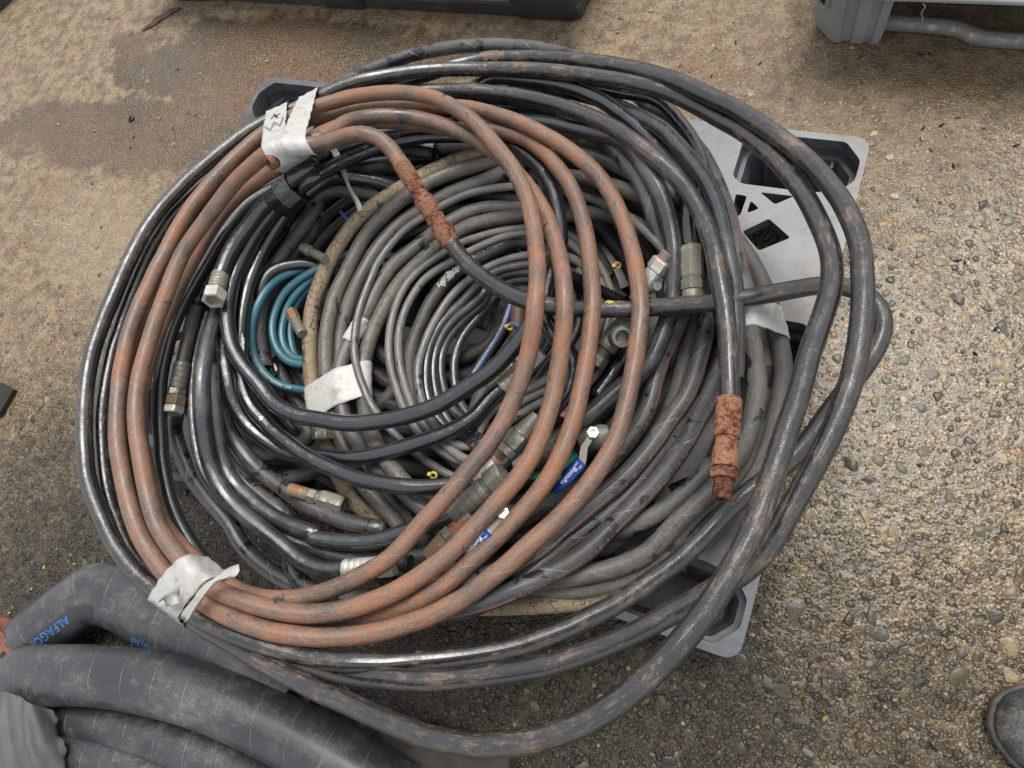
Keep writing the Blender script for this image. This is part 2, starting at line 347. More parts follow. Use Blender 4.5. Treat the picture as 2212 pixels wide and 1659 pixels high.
HOSES = {     # radius and centre-line points in millimetres
    'brown': (12.2, [(-204, 73, 378), (-192, 90, 372), (-190, 115, 358), (-195, 147, 336), (-196, 177, 313), (-185, 202, 294), (-167, 219, 280), (-144, 232, 268), (-119, 240, 260), (-93, 245, 254), (-66, 247, 249), (-38, 249, 245), (-10, 252, 243), (18, 256, 242), (46, 259, 241), (74, 256, 240), (100, 250, 239), (125, 238, 239), (149, 223, 240), (172, 204, 241), (194, 184, 243), (214, 161, 245), (231, 136, 248), (247, 110, 251), (262, 83, 255), (275, 55, 260), (288, 26, 266), (300, -2, 271), (309, -29, 273), (315, -56, 271), (320, -84, 268), (324, -112, 266), (327, -142, 264), (330, -171, 263), (330, -201, 262), (328, -231, 262), (323, -260, 261), (314, -289, 261), (303, -316, 262), (291, -343, 263), (277, -370, 265), (263, -395, 267), (249, -421, 269), (232, -444, 270), (211, -465, 269), (188, -483, 268), (163, -500, 267), (137, -515, 267), (111, -528, 267), (84, -540, 268), (56, -550, 270), (27, -556, 273), (-3, -559, 276), (-35, -561, 280), (-69, -563, 283), (-102, -563, 287), (-132, -558, 290), (-160, -549, 293), (-186, -538, 295), (-212, -523, 297), (-235, -506, 298), (-256, -486, 299), (-275, -464, 300), (-295, -442, 301), (-314, -419, 301), (-331, -395, 301), (-348, -370, 301), (-362, -344, 301), (-375, -317, 301), (-387, -289, 301), (-396, -261, 301), (-403, -231, 301), (-408, -202, 300), (-411, -172, 300), (-412, -142, 300), (-415, -112, 299), (-420, -82, 298), (-423, -52, 298), (-420, -22, 297), (-414, 8, 295), (-406, 37, 294), (-396, 65, 292), (-384, 93, 290), (-370, 120, 288), (-354, 145, 285), (-336, 169, 282), (-315, 192, 279), (-293, 212, 276), (-267, 228, 272), (-240, 242, 269), (-213, 253, 266), (-185, 262, 263), (-156, 269, 260), (-127, 274, 257), (-98, 278, 256), (-67, 282, 254), (-36, 286, 254), (-6, 286, 254), (23, 281, 256), (52, 275, 258), (80, 269, 258), (107, 261, 258), (133, 252, 256), (159, 243, 254), (183, 232, 252), (207, 219, 251), (230, 204, 251), (252, 186, 251), (272, 165, 252), (290, 142, 254), (307, 119, 255), (322, 94, 258), (337, 68, 260), (350, 41, 263), (362, 14, 266), (372, -14, 267), (378, -43, 267), (383, -72, 266), (387, -102, 266), (390, -131, 266), (392, -161, 266), (392, -191, 266), (387, -220, 267), (379, -249, 268), (369, -278, 270), (357, -305, 272), (343, -331, 275), (329, -356, 279), (315, -382, 282), (299, -407, 285), (282, -432, 286), (262, -454, 287), (240, -475, 287), (216, -493, 289), (192, -510, 292), (167, -524, 295), (141, -536, 300), (114, -546, 305), (87, -553, 311), (59, -559, 315), (28, -562, 318), (-5, -563, 319), (-37, -561, 319), (-70, -557, 320), (-101, -552, 322), (-130, -544, 324), (-157, -532, 325), (-183, -518, 327), (-207, -501, 328), (-229, -481, 330), (-250, -460, 331), (-271, -438, 332), (-291, -416, 332), (-308, -392, 333), (-324, -366, 333), (-338, -340, 333), (-351, -313, 334), (-362, -285, 334), (-372, -256, 334), (-378, -227, 334), (-382, -197, 334), (-384, -167, 333), (-386, -137, 333), (-386, -107, 332), (-387, -76, 332), (-386, -46, 331), (-383, -16, 330), (-377, 14, 328), (-369, 42, 327), (-359, 71, 325), (-347, 99, 323), (-335, 126, 321), (-320, 152, 318), (-301, 176, 315), (-279, 196, 312), (-255, 214, 310), (-230, 231, 306), (-204, 246, 303), (-176, 257, 300), (-148, 265, 298), (-119, 271, 295), (-89, 273, 293), (-59, 271, 291), (-30, 264, 289), (-2, 253, 287), (24, 240, 286), (48, 224, 285), (71, 207, 285), (94, 189, 284), (117, 170, 284), (138, 148, 285), (158, 124, 286), (176, 97, 288), (193, 68, 293), (209, 37, 300), (225, 5, 309), (238, -26, 318), (246, -55, 320), (251, -80, 314), (252, -105, 303), (252, -131, 294), (251, -158, 288), (248, -187, 284), (244, -216, 282), (237, -244, 281), (227, -272, 281), (216, -300, 281), (206, -328, 282), (194, -355, 283), (182, -382, 284), (172, -409, 286), (157, -434, 287), (137, -456, 289), (115, -478, 290), (91, -497, 292), (64, -513, 293), (36, -525, 294), (6, -532, 296), (-24, -534, 297), (-53, -532, 298), (-82, -527, 298), (-111, -520, 298), (-139, -512, 298), (-167, -503, 298), (-193, -490, 298), (-216, -472, 298), (-237, -451, 297), (-260, -432, 296), (-282, -412, 296), (-302, -390, 295), (-320, -366, 294), (-336, -341, 293), (-348, -314, 292), (-357, -285, 292), (-364, -256, 291), (-369, -227, 291), (-372, -198, 290), (-373, -168, 290), (-374, -139, 290), (-374, -109, 291), (-373, -79, 291), (-369, -50, 293), (-363, -22, 295), (-352, 6, 298), (-336, 30, 302), (-311, 50, 309), (-282, 66, 319), (-248, 79, 333), (-218, 92, 347), (-194, 109, 356), (-178, 129, 352), (-173, 157, 337), (-171, 187, 320), (-159, 209, 304), (-139, 224, 293), (-115, 234, 284), (-89, 239, 278), (-62, 240, 272), (-34, 238, 268), (-5, 232, 265), (24, 224, 262), (53, 213, 260), (80, 199, 259), (105, 184, 259), (128, 167, 259), (151, 148, 261), (173, 127, 264), (194, 104, 268), (214, 77, 276), (233, 49, 284), (251, 20, 294), (266, -8, 301), (277, -34, 303), (284, -59, 299), (288, -84, 291), (291, -109, 283), (294, -137, 277), (297, -165, 274), (298, -194, 273), (297, -224, 272), (293, -253, 273), (285, -282, 274), (274, -309, 276), (263, -337, 278), (251, -364, 280), (239, -391, 282), (224, -416, 286), (207, -440, 289), (188, -462, 292), (166, -482, 296), (141, -500, 300), (115, -515, 304), (87, -526, 309), (58, -533, 313), (29, -537, 317), (0, -539, 321), (-30, -539, 324), (-60, -536, 326), (-89, -528, 327), (-118, -517, 328), (-146, -505, 328), (-171, -490, 329), (-194, -471, 329), (-215, -450, 330), (-236, -428, 330), (-256, -406, 330), (-276, -383, 330), (-293, -358, 331), (-307, -332, 331), (-318, -305, 331), (-326, -276, 331), (-333, -247, 331), (-338, -218, 332), (-342, -188, 332), (-346, -159, 332), (-349, -130, 333), (-349, -100, 334), (-343, -72, 336), (-334, -44, 338), (-323, -17, 342), (-309, 9, 348), (-289, 31, 358), (-262, 50, 370), (-232, 65, 384), (-201, 76, 392), (-174, 86, 391), (-155, 98, 380), (-145, 118, 364), (-139, 143, 346), (-125, 160, 332), (-104, 163, 322), (-78, 152, 316), (-53, 133, 313), (-45, 126, 312)]),
    'black_long': (12.2, [(50, 43, 256), (78, 21, 259), (109, 2, 263), (142, -15, 271), (176, -30, 283), (209, -41, 294), (239, -45, 299), (263, -41, 291), (285, -32, 276), (308, -21, 261), (334, -11, 253), (361, -3, 250), (390, 4, 253), (419, 10, 260), (448, 14, 270), (475, 21, 277), (501, 32, 275), (526, 48, 265), (551, 66, 252), (577, 82, 242), (604, 92, 234), (632, 91, 228), (654, 78, 225), (665, 55, 223), (665, 28, 222), (658, 0, 222), (648, -27, 222), (637, -53, 223), (627, -80, 225), (618, -107, 227), (607, -134, 228), (593, -160, 230), (576, -184, 232), (559, -208, 234), (544, -234, 236), (531, -261, 238), (517, -288, 240), (502, -314, 242), (484, -338, 243), (466, -362, 245), (447, -385, 246), (426, -406, 248), (405, -427, 250), (382, -446, 252), (359, -464, 254), (335, -480, 257), (310, -494, 261), (285, -507, 265), (260, -519, 272), (236, -530, 280), (212, -541, 289), (187, -550, 297), (160, -559, 301), (130, -567, 301), (99, -573, 301), (70, -577, 303), (40, -580, 304), (9, -582, 306), (-24, -583, 307), (-57, -582, 308), (-89, -580, 310), (-121, -576, 313), (-153, -569, 315), (-182, -560, 318), (-209, -549, 320), (-235, -536, 322), (-260, -520, 323), (-284, -503, 325), (-308, -485, 326), (-330, -465, 327), (-349, -442, 327), (-367, -418, 328), (-384, -393, 328), (-400, -367, 328), (-414, -341, 328), (-426, -314, 328), (-436, -285, 328), (-443, -256, 327), (-448, -227, 327), (-452, -197, 326), (-457, -167, 325), (-461, -137, 324), (-463, -107, 323), (-464, -76, 322), (-462, -46, 320), (-457, -16, 318), (-448, 12, 316), (-438, 41, 314), (-426, 68, 311), (-413, 96, 308), (-400, 123, 304), (-386, 149, 301), (-368, 173, 297), (-347, 195, 293), (-325, 215, 289), (-303, 235, 286), (-282, 254, 284), (-262, 271, 283), (-241, 286, 282), (-216, 300, 280), (-193, 315, 273), (-172, 332, 263), (-150, 348, 253), (-127, 362, 244), (-101, 372, 238), (-73, 379, 234), (-44, 384, 231), (-14, 388, 230), (15, 390, 230), (45, 391, 232), (74, 390, 234), (103, 388, 236), (132, 385, 238), (159, 382, 241), (188, 376, 245), (216, 369, 251), (245, 360, 258), (273, 351, 264), (300, 343, 268), (324, 335, 268), (348, 324, 269), (371, 312, 271), (394, 297, 276), (416, 283, 282), (437, 267, 290), (457, 250, 296), (478, 231, 303), (497, 211, 310), (515, 189, 316), (532, 166, 324), (547, 142, 332), (561, 117, 339), (574, 91, 347), (584, 66, 354), (590, 40, 362), (593, 12, 369), (592, -17, 375), (590, -46, 381), (588, -76, 387), (588, -107, 392), (587, -137, 397), (585, -166, 401), (584, -196, 405), (582, -226, 408), (580, -256, 410), (576, -286, 412), (569, -316, 414), (561, -345, 414), (551, -374, 414), (539, -402, 414), (525, -429, 412), (510, -455, 410), (491, -480, 408), (470, -502, 404), (447, -521, 400), (423, -537, 394), (398, -551, 389), (372, -562, 382), (345, -570, 375), (318, -577, 368), (290, -581, 360), (262, -584, 353), (234, -587, 345), (207, -589, 337), (182, -592, 330), (158, -595, 323), (132, -596, 317), (106, -597, 311), (80, -598, 305), (54, -599, 298), (26, -599, 292), (-3, -598, 288), (-33, -597, 286), (-64, -595, 285), (-97, -590, 285), (-130, -582, 286), (-162, -572, 287), (-192, -560, 288), (-220, -548, 290), (-246, -533, 292), (-270, -515, 293), (-294, -497, 294), (-316, -476, 295), (-335, -454, 296), (-354, -431, 296), (-372, -408, 296), (-388, -383, 297), (-402, -356, 297), (-415, -329, 296), (-426, -301, 296), (-436, -273, 296), (-443, -244, 295), (-450, -214, 295), (-456, -184, 294), (-461, -155, 293), (-465, -124, 292), (-468, -94, 291), (-468, -63, 289), (-465, -33, 288), (-458, -4, 286), (-448, 24, 283), (-436, 52, 280), (-425, 80, 277), (-414, 107, 274), (-403, 133, 271), (-389, 159, 268), (-372, 183, 264), (-353, 205, 261), (-332, 226, 259), (-308, 244, 258), (-280, 259, 257), (-253, 272, 258), (-227, 287, 257), (-205, 305, 252), (-187, 326, 242), (-169, 348, 231), (-149, 368, 222), (-128, 386, 216), (-105, 403, 212), (-80, 416, 209), (-54, 426, 208), (-26, 432, 207), (4, 435, 208), (34, 436, 210), (63, 435, 212), (92, 432, 216), (121, 428, 221), (150, 422, 226), (180, 414, 234), (210, 403, 243), (240, 390, 254), (270, 375, 266), (298, 359, 278), (323, 346, 286), (346, 334, 290), (368, 323, 293), (392, 310, 297), (416, 296, 303), (437, 280, 309), (458, 264, 315), (478, 248, 321), (498, 232, 326), (518, 215, 330), (536, 197, 336), (553, 178, 341), (568, 158, 347), (582, 137, 353), (594, 115, 359), (605, 92, 364), (614, 66, 369), (620, 39, 373), (626, 10, 377), (630, -20, 379), (633, -52, 381), (634, -83, 381), (632, -114, 381), (628, -145, 380), (622, -175, 378), (615, -205, 375), (608, -234, 372), (601, -263, 368), (591, -290, 364), (576, -314, 359), (557, -335, 354), (537, -357, 350), (516, -378, 345), (495, -400, 340), (473, -420, 335), (450, -439, 330), (427, -457, 325), (403, -473, 321), (377, -488, 316), (352, -501, 312), (327, -514, 308), (302, -526, 305), (278, -537, 303), (254, -546, 302), (230, -553, 301), (206, -561, 296), (180, -569, 288), (152, -576, 278), (122, -581, 270), (91, -584, 265), (60, -585, 261), (29, -585, 259), (-2, -585, 258), (-34, -585, 258), (-66, -585, 258), (-99, -582, 259), (-132, -577, 260), (-163, -570, 262), (-193, -560, 263), (-221, -548, 264), (-246, -533, 266), (-268, -514, 266), (-288, -492, 267), (-306, -469, 267), (-326, -447, 267), (-345, -424, 267), (-364, -401, 267), (-380, -376, 267), (-395, -350, 267), (-409, -324, 266), (-422, -296, 266), (-432, -268, 265), (-441, -240, 265), (-447, -210, 264), (-452, -180, 263), (-456, -150, 262), (-460, -120, 261), (-465, -90, 260), (-470, -60, 259), (-470, -30, 258), (-466, -1, 256), (-458, 28, 254), (-448, 57, 252), (-437, 84, 250), (-424, 112, 248), (-410, 138, 245), (-394, 164, 243), (-378, 189, 240), (-360, 213, 238), (-339, 235, 236), (-315, 253, 235), (-287, 268, 235), (-256, 280, 236), (-226, 290, 239), (-196, 300, 241), (-169, 310, 240), (-143, 320, 236), (-118, 328, 233), (-91, 334, 230), (-63, 338, 229), (-35, 341, 229), (-7, 342, 228), (22, 341, 229), (51, 338, 231), (80, 333, 234), (111, 326, 238), (141, 316, 244), (172, 303, 252), (202, 288, 262), (230, 272, 272), (258, 256, 280), (283, 238, 288), (307, 222, 292), (329, 208, 293), (350, 196, 290), (369, 182, 288), (386, 167, 288), (402, 148, 289), (419, 125, 292), (434, 100, 298), (447, 76, 304), (457, 52, 306), (467, 29, 307), (478, 4, 307), (488, -22, 306), (497, -50, 307), (505, -78, 307), (513, -105, 308), (517, -123, 308)]),
    'smooth_black': (11.6, [(-82, 232, 190), (-112, 233, 190), (-144, 234, 190), (-174, 231, 190), (-204, 224, 192), (-232, 213, 196), (-256, 197, 200), (-277, 177, 205), (-294, 157, 210), (-305, 140, 217), (-316, 123, 223), (-331, 101, 230), (-349, 78, 236), (-364, 52, 242), (-374, 24, 245), (-380, -6, 247), (-383, -36, 249), (-385, -67, 250), (-385, -97, 252), (-388, -127, 252), (-389, -158, 253), (-389, -188, 252), (-385, -218, 252), (-379, -247, 250), (-371, -276, 249), (-360, -304, 248), (-346, -331, 246), (-331, -358, 244), (-315, -384, 241), (-299, -410, 239), (-281, -434, 236), (-261, -458, 233), (-239, -479, 231), (-214, -498, 228), (-187, -514, 225), (-159, -528, 223), (-130, -538, 221), (-99, -545, 220), (-68, -548, 219), (-37, -548, 219), (-6, -545, 220), (26, -540, 223), (57, -531, 226), (88, -518, 232), (119, -504, 239), (148, -488, 246), (176, -472, 254)]),
    'nut_black': (12.5, [(-58, 328, 184), (-82, 310, 187), (-105, 290, 191), (-128, 272, 197), (-151, 255, 204), (-174, 240, 211), (-197, 226, 219), (-218, 208, 228), (-234, 186, 240), (-244, 159, 256), (-246, 130, 275), (-231, 110, 297), (-204, 100, 316), (-196, 87, 329), (-210, 69, 331), (-232, 51, 322), (-256, 33, 310), (-278, 11, 301), (-292, -14, 294), (-303, -41, 291), (-308, -67, 289), (-307, -93, 288), (-305, -110, 288)]),
    'loop_black': (12.5, [(238, -268, 221), (250, -241, 222), (264, -214, 222), (277, -187, 223), (289, -160, 225), (299, -134, 228), (300, -109, 233), (290, -89, 241), (274, -76, 252), (257, -65, 267), (245, -51, 280), (241, -28, 285), (237, 3, 279), (230, 39, 265), (221, 74, 251), (206, 108, 241), (189, 140, 233), (172, 169, 228), (152, 193, 224), (132, 213, 222), (109, 229, 220), (84, 241, 219), (60, 251, 218), (34, 258, 216), (8, 262, 214), (-18, 263, 212), (-46, 261, 211), (-75, 257, 211), (-103, 250, 213), (-130, 239, 216), (-153, 224, 221), (-173, 205, 228), (-189, 183, 238), (-201, 158, 252), (-209, 131, 268), (-215, 104, 283), (-215, 83, 297), (-200, 80, 310), (-185, 84, 318), (-193, 78, 316), (-219, 64, 305), (-247, 47, 291), (-272, 27, 280), (-289, 3, 272), (-299, -23, 268), (-303, -51, 265), (-304, -80, 264), (-299, -108, 265), (-288, -137, 267), (-273, -165, 270), (-255, -191, 271), (-235, -213, 270), (-213, -230, 268), (-189, -244, 265), (-164, -256, 262), (-140, -270, 260), (-114, -280, 259), (-87, -283, 258), (-68, -283, 257), (-58, -281, 256), (-35, -278, 255), (-5, -274, 254), (24, -266, 253), (52, -255, 252), (79, -242, 251), (105, -227, 251), (129, -209, 250), (150, -187, 250), (170, -165, 252), (188, -145, 254), (200, -130, 258), (212, -113, 266), (226, -92, 275), (234, -72, 283), (237, -51, 284), (237, -26, 276), (237, -17, 273)]),
    'under_black': (12.0, [(213, -294, 236), (188, -309, 241), (163, -321, 248), (136, -330, 253), (107, -336, 254), (74, -340, 249), (41, -342, 244), (8, -340, 240), (-23, -338, 239), (-48, -334, 238), (-65, -331, 238), (-89, -324, 238), (-118, -316, 238), (-145, -305, 239), (-171, -293, 242), (-193, -276, 245), (-212, -254, 245), (-231, -229, 242), (-250, -204, 239), (-266, -177, 236), (-278, -150, 236), (-286, -122, 237), (-292, -93, 238), (-295, -64, 238), (-297, -34, 237), (-295, -6, 238), (-287, 21, 242), (-273, 44, 249), (-255, 64, 257), (-238, 84, 261), (-226, 105, 257), (-219, 125, 245), (-207, 139, 230), (-189, 148, 216), (-166, 155, 205), (-140, 156, 197), (-121, 154, 193)]),
    'ferrule_black': (12.0, [(204, -151, 224), (190, -177, 225), (180, -203, 226), (162, -226, 228), (141, -245, 230), (118, -262, 232), (94, -279, 234), (69, -294, 234), (41, -307, 231), (11, -317, 226), (-20, -322, 221), (-50, -327, 218), (-77, -335, 216), (-104, -338, 217), (-132, -333, 220), (-158, -326, 224), (-181, -316, 231), (-199, -302, 240), (-213, -286, 250), (-225, -265, 258), (-240, -243, 262), (-260, -219, 259), (-282, -192, 251), (-304, -161, 240), (-319, -129, 229), (-330, -97, 221), (-336, -65, 215), (-337, -34, 211), (-330, -6, 208), (-319, 22, 206), (-312, 41, 205)]),
    'crimp_black': (12.5, [(-286, 100, 226), (-300, 75, 227), (-311, 50, 228), (-317, 22, 230), (-323, -6, 232), (-329, -36, 235), (-333, -66, 239), (-331, -96, 245), (-319, -125, 253), (-304, -154, 262), (-289, -185, 273), (-273, -215, 284), (-256, -245, 292), (-242, -272, 296), (-231, -297, 294), (-222, -322, 287), (-215, -346, 277), (-206, -369, 266), (-195, -391, 255), (-178, -410, 247), (-157, -426, 241), (-132, -438, 237), (-106, -447, 234), (-77, -454, 232), (-49, -461, 230), (-21, -469, 228), (7, -476, 227), (36, -477, 227), (63, -470, 227), (79, -462, 228)]),
    'edge_black': (11.5, [(-368, 42, 200), (-374, 14, 201), (-380, -15, 202), (-384, -44, 204), (-388, -73, 205), (-388, -102, 206), (-383, -131, 208), (-376, -159, 209), (-369, -188, 210), (-361, -219, 211), (-350, -248, 212), (-337, -276, 212), (-322, -304, 211), (-305, -331, 211), (-286, -357, 210), (-266, -381, 209), (-243, -403, 208), (-217, -420, 207), (-189, -433, 206), (-159, -442, 206), (-128, -449, 206), (-97, -453, 206), (-66, -456, 206), (-36, -456, 206), (-5, -455, 205), (26, -454, 206), (58, -452, 208), (90, -446, 211), (122, -438, 215), (153, -428, 218), (163, -425, 219)]),
    'valve_black': (12.3, [(-253, -252, 276), (-241, -273, 275), (-229, -295, 271), (-219, -316, 264), (-211, -338, 254), (-203, -360, 243), (-192, -381, 233), (-175, -399, 226), (-152, -412, 221), (-126, -421, 219), (-98, -429, 218), (-68, -434, 217), (-38, -436, 218), (-10, -435, 219), (4, -436, 220), (0, -440, 221), (8, -441, 221), (33, -436, 220), (62, -429, 220), (90, -419, 219), (116, -405, 220), (141, -388, 223), (165, -371, 225), (188, -353, 226), (202, -341, 226)]),
    'cap_grey': (11.5, [(-367, 52, 222), (-374, 24, 223), (-384, -4, 224), (-394, -31, 226), (-396, -59, 227), (-393, -87, 228), (-389, -115, 230), (-385, -143, 231), (-378, -172, 232), (-369, -201, 233), (-359, -231, 234), (-349, -261, 234)]),
    'sae_black': (13.0, [(-30, 294, 198), (0, 300, 199), (32, 305, 202), (64, 307, 207), (96, 304, 213), (129, 298, 220), (162, 288, 228), (193, 280, 236), (223, 272, 245), (251, 264, 253), (276, 248, 261), (297, 225, 268), (316, 203, 273), (332, 184, 273), (347, 168, 269), (359, 150, 263), (370, 131, 256), (380, 110, 251), (388, 87, 247), (393, 68, 241), (397, 48, 234), (401, 21, 228), (401, -6, 223), (399, -33, 220), (396, -56, 217), (394, -63, 216), (389, -70, 214), (377, -92, 214), (360, -116, 213), (344, -142, 213), (327, -168, 213), (309, -192, 213), (296, -208, 212)]),
    'ferrule_right': (12.0, [(-114, 305, 210), (-85, 314, 209), (-62, 327, 207), (-50, 350, 206), (-44, 375, 205), (-26, 390, 205), (3, 392, 206), (33, 391, 207), (63, 388, 209), (93, 384, 212), (122, 377, 216), (151, 368, 219), (178, 356, 223), (205, 342, 228), (230, 326, 230), (252, 313, 229), (273, 300, 225), (295, 284, 224), (317, 264, 227), (339, 241, 235), (361, 215, 245), (378, 188, 254), (389, 162, 258), (396, 138, 257), (404, 115, 253), (410, 100, 251)]),
    'tail_right_a': (12.3, [(3, 395, 182), (33, 395, 182), (62, 396, 182), (92, 396, 182), (121, 393, 183), (150, 386, 186), (178, 376, 193), (207, 361, 203), (236, 342, 216), (263, 324, 229), (289, 309, 236), (312, 295, 239), (333, 277, 242), (355, 256, 247), (376, 233, 254), (396, 209, 261), (414, 184, 266), (430, 156, 271), (444, 126, 277), (456, 97, 284), (468, 69, 286), (480, 45, 282), (488, 19, 276), (496, -8, 272), (502, -35, 267), (508, -61, 260), (509, -70, 257)]),
    'tail_right_b': (10.5, [(126, 393, 205), (155, 387, 209), (183, 382, 212), (211, 378, 213), (238, 377, 212), (265, 375, 211), (288, 366, 210), (307, 351, 211), (326, 332, 213), (348, 307, 218), (369, 276, 225), (386, 240, 234), (396, 202, 243), (402, 166, 252)]),
    'striped_outer': (12.6, [(-387, 363, 160), (-367, 385, 160), (-344, 405, 160), (-320, 422, 160), (-294, 439, 159), (-267, 453, 159), (-240, 466, 159), (-212, 476, 159), (-183, 485, 159), (-154, 492, 159), (-124, 497, 159), (-94, 501, 159), (-64, 503, 159), (-34, 503, 159), (-3, 502, 160), (27, 499, 160), (57, 494, 161), (87, 487, 162), (116, 477, 163), (143, 465, 164), (169, 450, 165), (194, 435, 167), (219, 418, 169), (244, 399, 172), (268, 379, 175), (293, 359, 178), (318, 339, 183), (344, 319, 189), (367, 294, 198), (388, 263, 209), (407, 230, 223), (424, 198, 235), (440, 167, 245), (453, 137, 253), (465, 107, 260), (475, 82, 260), (481, 60, 251), (485, 38, 241), (489, 12, 238), (493, -17, 245), (494, -47, 253), (492, -74, 254), (487, -98, 246), (480, -122, 234), (474, -147, 224), (467, -173, 218), (457, -200, 216), (446, -226, 216), (433, -253, 219), (420, -279, 223), (408, -305, 228), (395, -330, 234), (380, -353, 241), (363, -374, 251), (346, -393, 260), (327, -411, 266), (307, -428, 266), (283, -443, 261), (257, -458, 252), (228, -470, 239), (196, -482, 225), (164, -491, 210), (131, -500, 199), (100, -507, 191), (69, -512, 185), (37, -516, 181), (5, -517, 177), (-26, -516, 175), (-58, -514, 174), (-89, -509, 173), (-118, -501, 173), (-146, -489, 174), (-171, -473, 175), (-198, -460, 177), (-226, -449, 179), (-255, -436, 181), (-282, -422, 183), (-308, -403, 184), (-332, -382, 186), (-352, -357, 188), (-363, -328, 188), (-371, -300, 188), (-383, -273, 188), (-394, -247, 187), (-403, -220, 186), (-410, -193, 184), (-417, -166, 182), (-424, -140, 180), (-431, -113, 177), (-438, -84, 175), (-445, -55, 173), (-451, -25, 171), (-452, 5, 169), (-446, 34, 167), (-435, 61, 166), (-421, 87, 165), (-406, 114, 164), (-391, 139, 164), (-386, 148, 164)]),
    'striped_inner': (12.6, [(-226, 369, 152), (-196, 376, 152), (-167, 383, 152), (-137, 388, 152), (-106, 390, 153), (-76, 391, 154), (-45, 390, 155), (-14, 388, 158), (17, 384, 161), (50, 376, 167), (83, 365, 175), (116, 350, 186), (148, 331, 197), (178, 311, 208), (206, 292, 217), (232, 271, 225), (257, 248, 235), (280, 224, 244), (301, 202, 251), (319, 181, 252), (333, 162, 249), (343, 144, 241), (354, 126, 231), (367, 108, 222), (384, 92, 216), (404, 76, 211), (423, 58, 208), (439, 38, 206), (450, 14, 204), (454, -14, 203), (455, -42, 203), (455, -72, 204), (451, -101, 205), (442, -129, 208), (434, -158, 210), (425, -186, 214), (414, -214, 218), (401, -240, 223), (386, -265, 229), (372, -290, 236), (358, -315, 243), (345, -340, 250), (330, -362, 254), (312, -383, 256), (290, -401, 255), (267, -417, 252), (243, -433, 248), (219, -448, 244), (193, -462, 238), (166, -475, 231), (137, -486, 223), (108, -496, 216), (78, -503, 211), (47, -508, 206), (16, -509, 201), (-13, -502, 195), (-36, -484, 191), (-53, -459, 187), (-70, -436, 186), (-94, -422, 188), (-122, -416, 190), (-149, -409, 194), (-174, -399, 199), (-196, -386, 207), (-214, -370, 217), (-226, -352, 228), (-235, -332, 238), (-245, -310, 244), (-255, -287, 247), (-265, -262, 249), (-276, -237, 248), (-293, -211, 241), (-313, -183, 228), (-333, -153, 213), (-349, -122, 200), (-361, -92, 190), (-367, -61, 181), (-366, -31, 175), (-360, -2, 169), (-352, 26, 165), (-349, 56, 162), (-350, 87, 159), (-350, 118, 156), (-344, 147, 155), (-329, 171, 153), (-307, 189, 152), (-280, 202, 151), (-252, 212, 150), (-224, 220, 150), (-196, 229, 149), (-168, 241, 148), (-141, 253, 148), (-113, 264, 148), (-84, 271, 148), (-54, 276, 148), (-24, 279, 148), (6, 282, 149), (36, 285, 150), (67, 287, 153), (99, 288, 159), (132, 288, 166), (163, 286, 172), (193, 280, 175), (221, 270, 178), (250, 254, 185), (277, 232, 196), (302, 206, 209), (321, 182, 215), (334, 163, 209), (344, 146, 197), (357, 127, 188), (373, 106, 184), (391, 84, 185), (406, 60, 186), (413, 35, 188), (411, 8, 189), (407, -20, 188), (403, -49, 188), (403, -78, 188), (405, -107, 188), (402, -136, 188), (394, -165, 188), (384, -193, 189), (371, -220, 190), (356, -246, 191), (337, -268, 193), (316, -288, 195), (296, -310, 197), (278, -331, 200), (256, -350, 202), (234, -368, 203), (210, -386, 203), (186, -402, 201), (159, -417, 198), (131, -429, 194), (101, -438, 190), (72, -441, 187), (49, -437, 185), (49, -425, 186), (71, -411, 188), (91, -400, 192), (88, -397, 195), (65, -400, 197), (36, -404, 197), (5, -404, 195), (-26, -403, 193), (-56, -400, 192), (-86, -393, 192), (-116, -386, 192), (-144, -379, 194), (-170, -369, 196), (-194, -356, 201), (-213, -342, 209), (-226, -326, 221), (-234, -308, 234), (-242, -287, 244), (-255, -264, 243), (-273, -238, 235), (-293, -211, 223)]),
    'plain_dark': (12.2, [(385, 183, 239), (395, 161, 231), (404, 140, 222), (414, 120, 211), (423, 99, 199), (429, 76, 188), (431, 52, 180), (431, 24, 174), (431, -5, 172), (432, -34, 171), (433, -64, 171), (433, -95, 171), (432, -125, 172), (426, -155, 174), (415, -184, 176), (404, -213, 180), (394, -242, 185), (385, -270, 192), (370, -295, 198), (352, -317, 205), (335, -339, 213), (322, -364, 220), (312, -390, 224), (300, -415, 222), (282, -438, 216), (257, -456, 205), (228, -469, 194), (197, -479, 185), (165, -487, 177), (134, -494, 170), (102, -500, 165), (71, -506, 162), (51, -510, 160)]),
